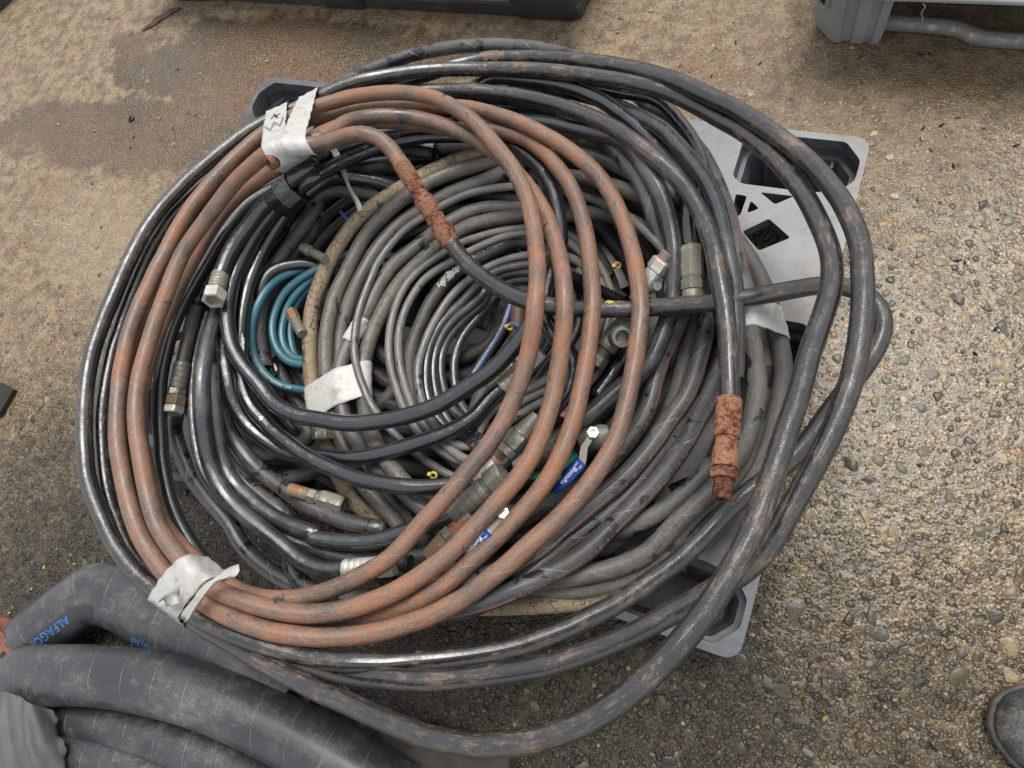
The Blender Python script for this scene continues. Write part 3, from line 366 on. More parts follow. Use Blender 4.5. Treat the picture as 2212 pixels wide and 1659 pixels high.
    'tan': (12.8, [(395, 225, 160), (378, 249, 161), (359, 270, 162), (334, 283, 165), (308, 290, 168), (280, 293, 173), (253, 295, 179), (227, 294, 186), (200, 293, 192), (173, 290, 196), (145, 287, 198), (117, 283, 198), (88, 278, 197), (60, 270, 195), (32, 258, 193), (5, 246, 191), (-22, 233, 191), (-46, 218, 192), (-67, 198, 196), (-87, 176, 200), (-105, 154, 204), (-124, 132, 206), (-143, 110, 206), (-159, 87, 206), (-171, 60, 206), (-178, 32, 206), (-182, 4, 207), (-186, -24, 204), (-188, -52, 199), (-190, -79, 194), (-186, -106, 190), (-177, -133, 186), (-166, -160, 184), (-153, -186, 183), (-139, -211, 181), (-123, -236, 180), (-106, -260, 179), (-87, -284, 178), (-66, -304, 177), (-45, -324, 175), (-25, -344, 172), (-3, -362, 169), (21, -375, 166), (48, -385, 163), (69, -398, 161), (77, -421, 160), (84, -446, 159), (106, -460, 159), (135, -466, 160), (165, -466, 162), (196, -463, 165), (227, -457, 172), (259, -449, 181), (289, -439, 193), (318, -428, 200), (344, -418, 198), (368, -407, 188), (392, -395, 177), (416, -380, 168), (440, -362, 163), (462, -343, 159), (482, -321, 156), (496, -295, 155), (510, -269, 155), (528, -246, 155)]),
    'grey_coil_a': (12.4, [(515, -228, 155), (528, -201, 154), (539, -173, 154), (545, -143, 154), (546, -113, 155), (546, -82, 156), (544, -52, 157), (541, -23, 158), (534, 5, 160), (523, 32, 163), (510, 57, 168), (496, 80, 175), (482, 101, 184), (468, 121, 192), (454, 142, 200), (440, 162, 208), (427, 182, 213), (408, 197, 210), (384, 197, 198), (359, 190, 184), (331, 191, 172), (303, 206, 163), (277, 225, 157), (251, 243, 154), (224, 257, 152), (197, 267, 154), (170, 272, 158), (144, 270, 166), (118, 264, 172), (91, 256, 178), (64, 247, 183), (37, 237, 188), (11, 224, 192), (-14, 210, 195), (-37, 193, 199), (-58, 174, 203), (-77, 152, 206), (-95, 130, 207), (-112, 107, 205), (-128, 83, 201), (-141, 57, 198), (-148, 30, 196), (-150, 3, 195), (-151, -26, 195), (-152, -55, 196), (-149, -84, 196), (-143, -113, 196), (-135, -141, 195), (-124, -168, 193), (-111, -194, 191), (-96, -219, 189), (-79, -243, 187), (-62, -266, 185), (-42, -288, 184), (-21, -308, 183), (1, -327, 182), (25, -344, 181), (51, -357, 180), (78, -370, 179), (102, -382, 177), (118, -402, 175), (133, -424, 174), (158, -436, 175), (188, -438, 178), (220, -437, 184), (250, -433, 189), (279, -427, 192), (306, -417, 193), (333, -406, 195), (359, -394, 197), (385, -383, 196), (410, -370, 192), (434, -354, 188), (456, -337, 187), (474, -315, 188), (486, -288, 190), (494, -261, 192), (507, -235, 194), (522, -210, 194), (535, -184, 194), (544, -157, 194), (546, -128, 193), (546, -98, 192)]),
    'grey_coil_b': (12.6, [(512, -267, 179), (525, -241, 178), (538, -214, 176), (549, -187, 175), (558, -158, 174), (564, -129, 172), (568, -99, 172), (569, -69, 172), (567, -39, 172), (562, -11, 174), (552, 16, 176), (540, 42, 178), (527, 67, 181), (513, 92, 182), (496, 117, 182), (478, 139, 182), (458, 159, 184), (437, 174, 191), (414, 182, 203), (391, 187, 215), (367, 191, 224), (342, 198, 230), (316, 208, 230), (288, 223, 224), (258, 239, 214), (229, 252, 207), (200, 260, 204), (172, 264, 203), (144, 263, 202), (116, 257, 200), (92, 244, 196), (70, 227, 193), (47, 210, 189), (21, 195, 185), (-5, 181, 182), (-31, 165, 181), (-53, 146, 180), (-74, 124, 181), (-93, 101, 182), (-106, 75, 184), (-116, 47, 186), (-121, 18, 188), (-124, -12, 188), (-127, -41, 187), (-128, -70, 184), (-127, -98, 181), (-122, -127, 177), (-113, -155, 174), (-100, -182, 173), (-84, -207, 171), (-66, -230, 170), (-47, -254, 168), (-30, -277, 165), (-12, -299, 162), (7, -320, 159), (31, -338, 157), (57, -353, 156), (86, -366, 158), (116, -375, 161), (144, -388, 167), (170, -405, 176), (200, -415, 187), (232, -415, 198), (263, -411, 205), (291, -405, 210), (319, -397, 214), (346, -388, 217), (371, -376, 217), (396, -362, 215), (419, -348, 212), (442, -331, 210), (462, -311, 211), (476, -287, 213), (489, -262, 216), (504, -238, 218), (518, -214, 218), (529, -187, 218), (537, -160, 218), (542, -131, 217), (542, -103, 217), (540, -75, 218), (533, -48, 221), (524, -24, 228), (514, -2, 237), (505, 20, 246), (496, 42, 253), (485, 66, 252), (469, 93, 241), (445, 118, 224), (419, 139, 210), (394, 158, 204), (370, 172, 205), (346, 182, 211), (322, 188, 219), (296, 193, 221), (265, 202, 214), (233, 213, 203), (201, 223, 192), (169, 228, 185), (138, 228, 180), (109, 224, 178), (99, 222, 177)]),
    'grey_coil_c': (12.4, [(208, 175, 164), (178, 178, 164), (148, 179, 165), (119, 174, 166), (90, 167, 166), (62, 162, 168), (35, 155, 169), (10, 140, 171), (-12, 120, 172), (-30, 96, 175), (-45, 70, 177), (-61, 45, 179), (-77, 21, 180), (-86, -7, 180), (-90, -36, 180), (-91, -67, 181), (-92, -97, 183), (-94, -128, 186), (-93, -158, 190), (-86, -188, 194), (-72, -215, 196), (-55, -241, 196), (-36, -263, 196), (-14, -282, 195), (12, -296, 196), (40, -311, 199), (71, -323, 207), (102, -333, 216), (131, -343, 220), (156, -352, 215), (179, -357, 205), (204, -357, 195), (230, -353, 187), (258, -347, 182), (286, -340, 179), (314, -332, 178), (343, -322, 180), (372, -314, 185), (400, -303, 191), (425, -288, 195), (447, -270, 198), (467, -248, 198), (484, -224, 198), (498, -199, 198), (509, -172, 198)]),
    'grey_coil_d': (12.6, [(352, 132, 210), (324, 144, 206), (294, 157, 200), (264, 166, 194), (233, 167, 189), (202, 162, 186), (172, 157, 183), (142, 153, 182), (112, 147, 180), (83, 138, 179), (54, 127, 179), (28, 113, 179), (6, 92, 179), (-12, 68, 179), (-27, 42, 180), (-42, 15, 180), (-54, -12, 180), (-61, -42, 180), (-64, -72, 180), (-66, -103, 180), (-63, -133, 181), (-56, -163, 182), (-43, -193, 184), (-26, -221, 187), (-6, -248, 193), (19, -272, 201), (49, -292, 212), (80, -309, 222), (107, -323, 225), (130, -334, 217), (150, -342, 201), (172, -347, 186), (197, -346, 174), (224, -341, 167), (251, -330, 163), (277, -316, 161), (302, -299, 160), (318, -287, 159)]),
    'grey_coil_e': (11.8, [(288, 70, 169), (258, 77, 170), (228, 84, 172), (199, 92, 173), (170, 100, 174), (141, 106, 175), (113, 100, 176), (90, 82, 177), (68, 62, 178), (47, 40, 179), (30, 15, 179), (20, -14, 180), (14, -44, 180), (13, -74, 180), (13, -104, 181), (18, -134, 181), (30, -162, 182), (47, -189, 183), (65, -214, 184), (88, -234, 185), (115, -250, 186), (143, -262, 185), (171, -272, 183), (200, -277, 181), (230, -278, 179)]),
    'thin_grey': (6.6, [(385, 87, 233), (364, 103, 235), (341, 120, 233), (315, 139, 227), (286, 156, 218), (256, 171, 210), (226, 183, 204), (194, 190, 199), (163, 195, 196), (132, 196, 193), (102, 194, 192), (71, 189, 191), (42, 181, 190), (14, 169, 190), (-11, 152, 190), (-34, 132, 190), (-54, 110, 191), (-73, 87, 192), (-87, 61, 192), (-96, 32, 193), (-101, 5, 194), (-99, -19, 196), (-98, -46, 197), (-94, -76, 199), (-88, -105, 200), (-78, -134, 200), (-65, -160, 200), (-47, -184, 200), (-26, -206, 200), (-5, -226, 198), (19, -242, 196), (45, -256, 195), (72, -268, 193), (100, -278, 192), (129, -286, 192), (159, -292, 193), (188, -292, 194), (208, -280, 195), (214, -255, 195), (215, -227, 195), (223, -200, 193), (240, -177, 191), (261, -156, 189), (283, -137, 187), (303, -115, 185), (317, -90, 185), (324, -62, 184), (325, -32, 185), (321, -4, 186), (311, 24, 188), (296, 49, 189), (277, 72, 189), (255, 93, 189), (231, 111, 188), (203, 124, 188), (174, 128, 188), (144, 125, 188), (115, 117, 189), (87, 106, 190), (60, 92, 190), (35, 76, 191), (13, 55, 191), (-6, 32, 192), (-23, 8, 192), (-33, -20, 193), (-35, -50, 194), (-32, -80, 194), (-25, -109, 194), (-13, -137, 195), (3, -163, 196), (23, -187, 197), (44, -210, 198), (68, -230, 200), (94, -247, 202), (122, -258, 204), (151, -266, 204), (178, -269, 204), (196, -257, 204), (206, -233, 205), (217, -206, 205), (234, -182, 204), (253, -160, 202), (273, -139, 199), (292, -117, 197), (305, -91, 195), (311, -62, 194), (313, -32, 193), (310, -4, 194), (300, 23, 195), (284, 48, 196), (264, 70, 196), (241, 90, 195), (215, 106, 195), (186, 115, 194), (157, 114, 194), (128, 108, 194), (101, 95, 195), (77, 78, 195), (54, 58, 196), (33, 37, 196), (12, 16, 197), (-4, -8, 197), (-11, -36, 197), (-13, -66, 198), (-9, -96, 198), (1, -124, 199), (16, -151, 200), (34, -176, 201), (54, -199, 202), (75, -220, 204), (102, -236, 206), (131, -248, 210), (160, -260, 212), (188, -266, 214), (205, -258, 216), (208, -234, 215), (210, -206, 213), (219, -180, 208), (236, -156, 203), (256, -136, 200), (276, -114, 198), (291, -90, 199), (300, -62, 200), (304, -34, 202), (303, -6, 204), (294, 21, 206), (278, 45, 206), (256, 65, 205), (229, 77, 204), (199, 79, 202), (169, 74, 201), (141, 64, 200), (116, 50, 200), (97, 34, 201), (84, 17, 202), (69, -6, 204), (58, -34, 206), (53, -63, 209), (51, -94, 212), (52, -123, 213), (56, -152, 213), (68, -179, 212), (85, -203, 212), (107, -224, 212), (133, -239, 212), (160, -248, 210), (180, -246, 208), (186, -226, 207), (189, -199, 207), (202, -174, 208), (222, -154, 208), (244, -134, 208), (263, -113, 207), (278, -88, 207), (287, -60, 207), (292, -32, 208), (291, -4, 210), (281, 22, 212), (262, 43, 213), (247, 55, 213)]),
    'thin_black': (7.0, [(322, 40, 178), (295, 52, 180), (267, 60, 184), (239, 65, 188), (211, 67, 192), (183, 62, 197), (156, 52, 201), (130, 39, 204), (108, 21, 205), (94, -1, 204), (82, -25, 202), (68, -50, 201), (58, -77, 201), (55, -107, 202), (60, -136, 202), (70, -164, 202), (84, -190, 200), (104, -212, 199), (129, -227, 197), (156, -237, 195), (182, -242, 191), (204, -233, 187), (217, -210, 185), (225, -181, 184), (233, -152, 185), (242, -124, 185), (252, -96, 184), (262, -68, 184), (268, -39, 184), (267, -10, 184), (255, 16, 185), (235, 36, 186), (208, 47, 187), (179, 50, 189), (150, 44, 191), (125, 31, 193), (110, 11, 195), (105, -11, 196), (92, -34, 197), (76, -57, 196), (66, -85, 195), (64, -114, 193), (71, -143, 193), (84, -170, 192), (101, -194, 191), (124, -214, 190), (150, -226, 190), (176, -224, 191), (195, -206, 190), (208, -180, 188), (219, -152, 184), (230, -124, 182), (239, -95, 179), (247, -66, 178), (251, -36, 177), (245, -8, 177), (229, 17, 177), (206, 36, 177), (179, 43, 178), (150, 37, 179), (124, 23, 180), (108, 7, 182), (108, -7, 183), (105, -22, 184), (89, -44, 184), (76, -70, 183), (69, -99, 183), (74, -128, 183), (88, -156, 185), (109, -182, 188), (133, -201, 192), (159, -206, 194), (180, -192, 192), (196, -167, 189), (209, -140, 186), (219, -112, 182), (226, -83, 180), (231, -53, 178), (229, -24, 176), (215, 2, 174), (191, 20, 173), (162, 26, 172), (134, 18, 171), (114, 1, 171), (108, -16, 171), (104, -34, 173), (94, -59, 175), (89, -89, 177), (93, -119, 179), (105, -148, 181), (123, -175, 182), (146, -195, 184), (174, -208, 184), (184, -212, 184)]),
    'teal': (6.8, [(-21, 33, 161), (-47, 38, 162), (-73, 40, 164), (-99, 37, 168), (-124, 31, 171), (-151, 22, 173), (-179, 14, 172), (-209, 7, 171), (-230, -3, 171), (-237, -15, 174), (-250, -28, 182), (-264, -46, 194), (-270, -71, 209), (-271, -100, 219), (-270, -128, 221), (-269, -154, 216), (-265, -178, 207), (-255, -200, 199), (-238, -217, 192), (-218, -229, 184), (-196, -234, 176), (-169, -232, 170), (-142, -226, 164), (-118, -212, 159), (-104, -189, 156), (-97, -160, 154), (-96, -130, 153), (-95, -100, 152), (-96, -70, 153), (-96, -41, 154), (-96, -12, 155), (-103, 13, 158), (-121, 29, 163), (-143, 34, 171), (-165, 25, 180), (-182, 7, 189), (-200, -15, 194), (-221, -36, 195), (-242, -57, 193), (-257, -81, 190), (-262, -109, 187), (-258, -136, 185), (-245, -161, 183), (-226, -180, 180), (-203, -191, 176), (-179, -190, 171), (-157, -176, 166), (-140, -154, 162), (-128, -127, 160), (-120, -99, 159), (-116, -69, 159), (-115, -40, 160), (-123, -14, 162), (-141, 5, 166), (-164, 10, 172), (-188, 1, 178), (-206, -19, 183), (-223, -43, 183), (-238, -68, 181), (-248, -95, 178), (-247, -123, 175), (-239, -150, 173), (-222, -171, 171), (-199, -182, 168), (-178, -176, 164), (-166, -155, 162), (-156, -128, 160), (-150, -99, 159), (-149, -71, 160), (-154, -45, 164), (-168, -26, 171), (-190, -24, 175), (-214, -38, 174), (-233, -60, 170), (-244, -87, 165), (-244, -115, 162), (-234, -142, 159), (-218, -166, 157), (-205, -179, 156)]),
    'blue_stripe': (8.5, [(222, 102, 154), (192, 96, 154), (166, 82, 154), (149, 58, 154), (140, 29, 154), (139, -1, 155), (140, -32, 155), (136, -62, 154), (129, -92, 154), (122, -122, 154), (114, -150, 154), (100, -177, 154), (84, -203, 153), (69, -230, 153)]),
    'short_dark': (10.0, [(-142, -62, 174), (-168, -44, 174), (-193, -26, 175), (-218, -16, 181), (-241, -18, 189), (-262, -30, 199), (-278, -45, 208), (-287, -66, 214), (-287, -91, 213), (-284, -115, 202), (-282, -135, 185), (-276, -154, 169), (-264, -175, 159), (-246, -196, 154), (-227, -217, 151)]),
    'low_a': (12.3, [(-218, -351, 172), (-187, -354, 172), (-157, -346, 172), (-131, -329, 172), (-111, -309, 171), (-108, -295, 171), (-127, -286, 170), (-146, -278, 170)]),
    'low_b': (12.3, [(-201, -346, 148), (-172, -350, 148), (-144, -342, 148), (-119, -326, 148), (-100, -304, 148), (-91, -280, 148), (-75, -258, 148), (-50, -240, 148), (-26, -220, 148), (-9, -196, 148), (-2, -167, 148), (1, -136, 148), (5, -105, 148), (10, -74, 148)]),
    'low_c': (11.5, [(-158, -396, 168), (-133, -382, 165), (-107, -367, 162), (-84, -353, 159), (-69, -340, 157), (-54, -325, 155), (-39, -313, 154)]),
    'low_d': (11.5, [(-510, -453, 50), (-478, -448, 51), (-445, -442, 54), (-414, -436, 57), (-388, -432, 62), (-365, -429, 68), (-341, -426, 76), (-317, -424, 84), (-293, -423, 92), (-268, -421, 102), (-242, -419, 112), (-214, -415, 122), (-185, -409, 132), (-156, -401, 141), (-136, -396, 147)]),
    'low_e': (12.3, [(-149, 210, 167), (-177, 206, 169), (-205, 199, 172), (-229, 189, 177), (-250, 176, 185), (-263, 156, 197), (-259, 126, 211), (-246, 93, 223), (-241, 64, 226), (-251, 40, 220), (-268, 17, 211), (-283, -8, 203), (-290, -35, 200), (-289, -64, 200), (-284, -94, 203), (-278, -122, 204), (-272, -147, 198), (-264, -169, 190), (-253, -191, 182), (-240, -213, 177)]),
    'low_f': (12.3, [(-140, 126, 187), (-166, 130, 192), (-190, 129, 201), (-209, 121, 214), (-225, 110, 227), (-240, 95, 233), (-248, 78, 226), (-248, 61, 211), (-251, 42, 196), (-265, 21, 186), (-280, 7, 181)]),
    'low_g': (12.3, [(-279, 100, 148), (-283, 69, 149), (-291, 38, 150), (-299, 8, 151), (-301, -24, 153), (-298, -57, 156), (-290, -89, 160), (-278, -120, 164), (-262, -148, 166), (-243, -173, 166), (-231, -189, 165)]),
    'low_h': (12.3, [(167, -45, 148), (158, -76, 148), (149, -107, 148), (143, -138, 148), (142, -170, 148), (140, -202, 148), (132, -232, 148), (128, -242, 148)]),
    'low_i': (12.3, [(254, -18, 150), (251, -50, 150), (242, -80, 150), (226, -107, 150), (206, -132, 150), (188, -158, 151), (176, -187, 153), (167, -217, 157), (150, -241, 162), (126, -257, 166)]),
    'low_j': (11.5, [(165, -192, 173), (195, -183, 171), (227, -175, 169), (260, -170, 168), (272, -168, 167)]),
    'low_k': (12.3, [(-133, 245, 170), (-103, 254, 170), (-72, 262, 170), (-41, 267, 170), (-11, 267, 170), (20, 268, 171), (51, 273, 172), (83, 280, 174), (93, 282, 175)]),
    'low_l': (12.3, [(-269, -293, 161), (-237, -312, 162), (-202, -325, 162), (-179, -330, 162)]),
    'low_m': (12.0, [(355, -17, 174), (346, -52, 174), (336, -86, 174), (325, -120, 174)]),
    'striped_third': (12.4, [(467, 55, 175), (473, 26, 176), (477, -4, 176), (478, -34, 178), (474, -63, 179), (465, -92, 181), (456, -121, 184), (447, -150, 187), (439, -180, 190), (429, -209, 194), (419, -237, 200), (406, -264, 206), (392, -290, 213), (375, -313, 220), (359, -336, 226), (346, -361, 234), (333, -385, 241), (318, -407, 244), (297, -424, 243), (272, -439, 237), (244, -452, 228), (216, -464, 219)]),
    'low_n': (11.0, [(510, -110, 174), (510, -139, 174), (506, -168, 175), (496, -196, 175), (482, -223, 175), (465, -247, 175), (445, -270, 175), (425, -292, 176), (407, -316, 176), (388, -338, 176), (366, -357, 175), (341, -374, 174), (315, -390, 173), (289, -404, 172), (262, -418, 171), (253, -423, 170)]),
    'low_o': (8.0, [(520, -109, 158), (520, -139, 158), (515, -169, 158), (505, -197, 158), (491, -224, 158), (474, -249, 158), (453, -271, 158), (432, -292, 158), (413, -316, 158), (395, -340, 158), (373, -361, 158), (349, -379, 157), (323, -396, 157), (297, -412, 156), (270, -426, 155), (252, -435, 155)]),
    'low_p': (8.0, [(529, -118, 144), (526, -149, 144), (519, -179, 144), (507, -208, 144), (493, -235, 144), (474, -260, 144), (452, -281, 144), (430, -303, 144), (411, -328, 144), (393, -352, 144), (370, -373, 144), (345, -391, 144), (319, -408, 143), (292, -425, 142)]),
}
PATH = {}
for k, (r_, pts_) in HOSES.items(): PATH[k] = (r_ / 1000., catmull(np.array(pts_) / 1000., .011))

def print_on(hose, near, text, size, angle, mat, parent, flip=False, lift=.0006, stretch=1.0):
    """lettering that follows the hose: centred at the sample nearest to a point, at an angle from the top."""
    r, P = PATH[hose]; T, U, S = frames(P); s = arclen(P)
    i = int(np.argmin(np.linalg.norm(P - np.asarray(near), axis=1)))
    V, F = text_geo(text, size); sg = -1 if flip else 1
    q = s[i] + sg * V[:, 0] * stretch; a = angle + sg * V[:, 1] / r
    c = np.stack([np.interp(q, s, P[:, k]) for k in range(3)], 1); u = unit(np.stack([np.interp(q, s, U[:, k]) for k in range(3)], 1)); w = unit(np.stack([np.interp(q, s, S[:, k]) for k in range(3)], 1))
    X = c + (r + lift) * (np.cos(a)[:, None] * u + np.sin(a)[:, None] * w)
    return obj('lettering', X, F, mat, parent, smooth=False)

def hull(pts):
    pts = sorted(map(tuple, pts))
    def half(ps):
        h = []
        for p in ps:
            while len(h) > 1 and (h[-1][0] - h[-2][0]) * (p[1] - h[-2][1]) - (h[-1][1] - h[-2][1]) * (p[0] - h[-2][0]) <= 0: h.pop()
            h.append(p)
        return h
    a = half(pts); b = half(pts[::-1]); return np.array(a[:-1] + b[:-1])

class Band:
    """tape pulled round every listed hose strand that passes near a point."""
    def __init__(self, name, centre, hoses, width, mat, label, cat='tape', reach=.08, slant=0., gap=.0012, nu=96, nw=14, ragged=.0010, zmin=-1, zmax=9, crumple=.0007, axis=None):
        c = np.asarray(centre, float); best = None
        for h in hoses:
            r, P = PATH[h]; d = np.linalg.norm(P - c, axis=1); i = int(d.argmin())
            if best is None or d[i] < best[0]: best = (d[i], frames(P)[0][i])
        t = unit(np.array(axis, float)) if axis is not None else unit(best[1] * np.array([1, 1, .0])); up = np.array([0, 0, 1.]); self.t = t; self.U = unit(up - t * (t @ up)); self.S = np.cross(self.U, t); self.c = c
        def cross(h, w):
            r, P = PATH[h]; q = (P - c) @ t - w; out = []
            for i in np.nonzero(q[:-1] * q[1:] <= 0)[0]:
                f = q[i] / (q[i] - q[i + 1] + 1e-12); out.append((i, P[i] + f * (P[i + 1] - P[i])))
            return out
        strands = [(h, i) for h in hoses for i, X in cross(h, 0.) if np.linalg.norm(X - c) < reach and zmin < X[2] < zmax]
        if not strands: strands = [(h, int(np.linalg.norm(PATH[h][1] - c, axis=1).argmin())) for h in hoses]
        offs = np.linspace(-width / 2, width / 2, nw); rows = []; self.hulls = []
        for w in offs:
            pts = []
            for h, i0 in strands:
                r, P = PATH[h]; cs = cross(h, w)
                X = min(cs, key=lambda q: abs(q[0] - i0))[1] if cs and min(abs(q[0] - i0) for q in cs) < 14 else P[i0]
                for a in np.linspace(0, 2 * np.pi, 16, endpoint=False): pts.append(((X - c) @ self.S + (r + gap) * math.cos(a), (X - c) @ self.U + (r + gap) * math.sin(a)))
            H = hull(pts); k = int(H[:, 0].argmin()); H = np.vstack([H[k:], H[:k], H[k:k + 1]]); self.hulls.append(H)
            s = np.r_[0, np.cumsum(np.linalg.norm(np.diff(H, axis=0), axis=1))]; q = np.linspace(0, s[-1], nu, endpoint=False)
            rows.append(np.stack([np.interp(q, s, H[:, 0]), np.interp(q, s, H[:, 1])], 1))
        R = np.array(rows); R[1:-1] = .5 * R[1:-1] + .25 * (R[:-2] + R[2:]); self.offs = offs; self.slant = slant
        ang = np.linspace(0, 2 * np.pi, nu, endpoint=False); rag = ragged * .6 * (np.sin(ang * 3 + 1) + .7 * np.sin(ang * 7 + 2) + .25 * np.sin(ang * 15)); V = []; uv = []
        for j, w in enumerate(offs):
            e = abs(j / (nw - 1) - .5) * 2; nx = np.roll(R[j], -1, 0) - np.roll(R[j], 1, 0); nrm = unit(np.stack([nx[:, 1], -nx[:, 0]], 1))
            for i in range(nu):
                b = crumple * (math.sin(ang[i] * 11 + w * 150) * math.sin(w * 260 + ang[i] * 5) + .5 * math.sin(ang[i] * 17 - w * 330)) + crumple * .6
                x, y = R[j, i] + nrm[i] * b; ww = w + rag[i] * e * e * (1 if w > 0 else -1) + slant * x
                V.append(c + t * ww + self.S * x + self.U * y); uv.append((i / nu * 2, j / nw * .2))
        n0 = len(V); m3 = [np.mean(V[j * nu:(j + 1) * nu], 0) for j in range(nw)]
        for k in range(n0): V.append(V[k] - unit(V[k] - m3[k // nu]) * .0009); uv.append(uv[k])
        F = []
        for j in range(nw - 1):
            for i in range(nu):
                k = (i + 1) % nu; F.append((j * nu + i, j * nu + k, (j + 1) * nu + k, (j + 1) * nu + i)); F.append((n0 + j * nu + i, n0 + (j + 1) * nu + i, n0 + (j + 1) * nu + k, n0 + j * nu + k))
        for i in range(nu):
            k = (i + 1) % nu; F.append((i, n0 + i, n0 + k, k)); q = (nw - 1) * nu; F.append((q + i, q + k, n0 + q + k, n0 + q + i))
        self.o = obj(name, V, F, mat, None, uv)
        if label: tag(self.o, label, cat)
    def top(self, x, w, lift=0.):
        if not hasattr(self, 'bvh'): self.bvh = BVHTree.FromPolygons([v.co for v in self.o.data.vertices], [p.vertices for p in self.o.data.polygons])
        o = self.c + self.t * w + self.S * x + self.U * .3; hit = self.bvh.ray_cast(Vector(o), Vector(-self.U))
        p = np.array(hit[0]) if hit[0] is not None else o - self.U * .3
        return p + self.U * lift

def ribbon(name, P, W, mat, parent=None, twist=0., th=.0008, nw=6, curl=.0, wd=None):
    """strip of tape with thickness; wd: width direction."""
    P = catmull(np.asarray(P, float), .006); n = len(P); T = unit(np.gradient(P, axis=0)); s = np.linspace(0, 1, n)
    ref = np.array([0, 0, 1.]) if wd is None else np.cross(np.asarray(wd, float), T[0])
    U = unit(ref - T * (T @ ref)[:, None]); S = np.cross(T, U)
    a = twist * s; c, d = np.cos(a)[:, None], np.sin(a)[:, None]; S2 = S * c + U * d; U2 = U * c - S * d
    V = []; uv = []; Wv = np.interp(s, np.linspace(0, 1, len(W)), W) if isinstance(W, (list, tuple)) else np.full(n, W)
    for side in (1, -1):
        for i in range(n):
            for j in range(nw):
                f = j / (nw - 1) - .5
                V.append(P[i] + S2[i] * f * Wv[i] + U2[i] * (curl * (f * f - .1) * Wv[i] * 2 + .0012 * math.sin(i * .9 + j * 1.7) + side * th / 2)); uv.append((s[i] * 2, f * .2))
    m = n * nw; F = []
    for i in range(n - 1):
        for j in range(nw - 1):
            q = (i * nw + j, i * nw + j + 1, (i + 1) * nw + j + 1, (i + 1) * nw + j); F.append(q); F.append(tuple(m + x for x in reversed(q)))
    edge = [i * nw for i in range(n)] + [(n - 1) * nw + j for j in range(1, nw)] + [i * nw + nw - 1 for i in range(n - 2, -1, -1)] + list(range(nw - 2, 0, -1))
    for a_, b_ in zip(edge, edge[1:] + edge[:1]): F.append((a_, b_, m + b_, m + a_))
    return obj(name, V, F, mat, parent, uv)

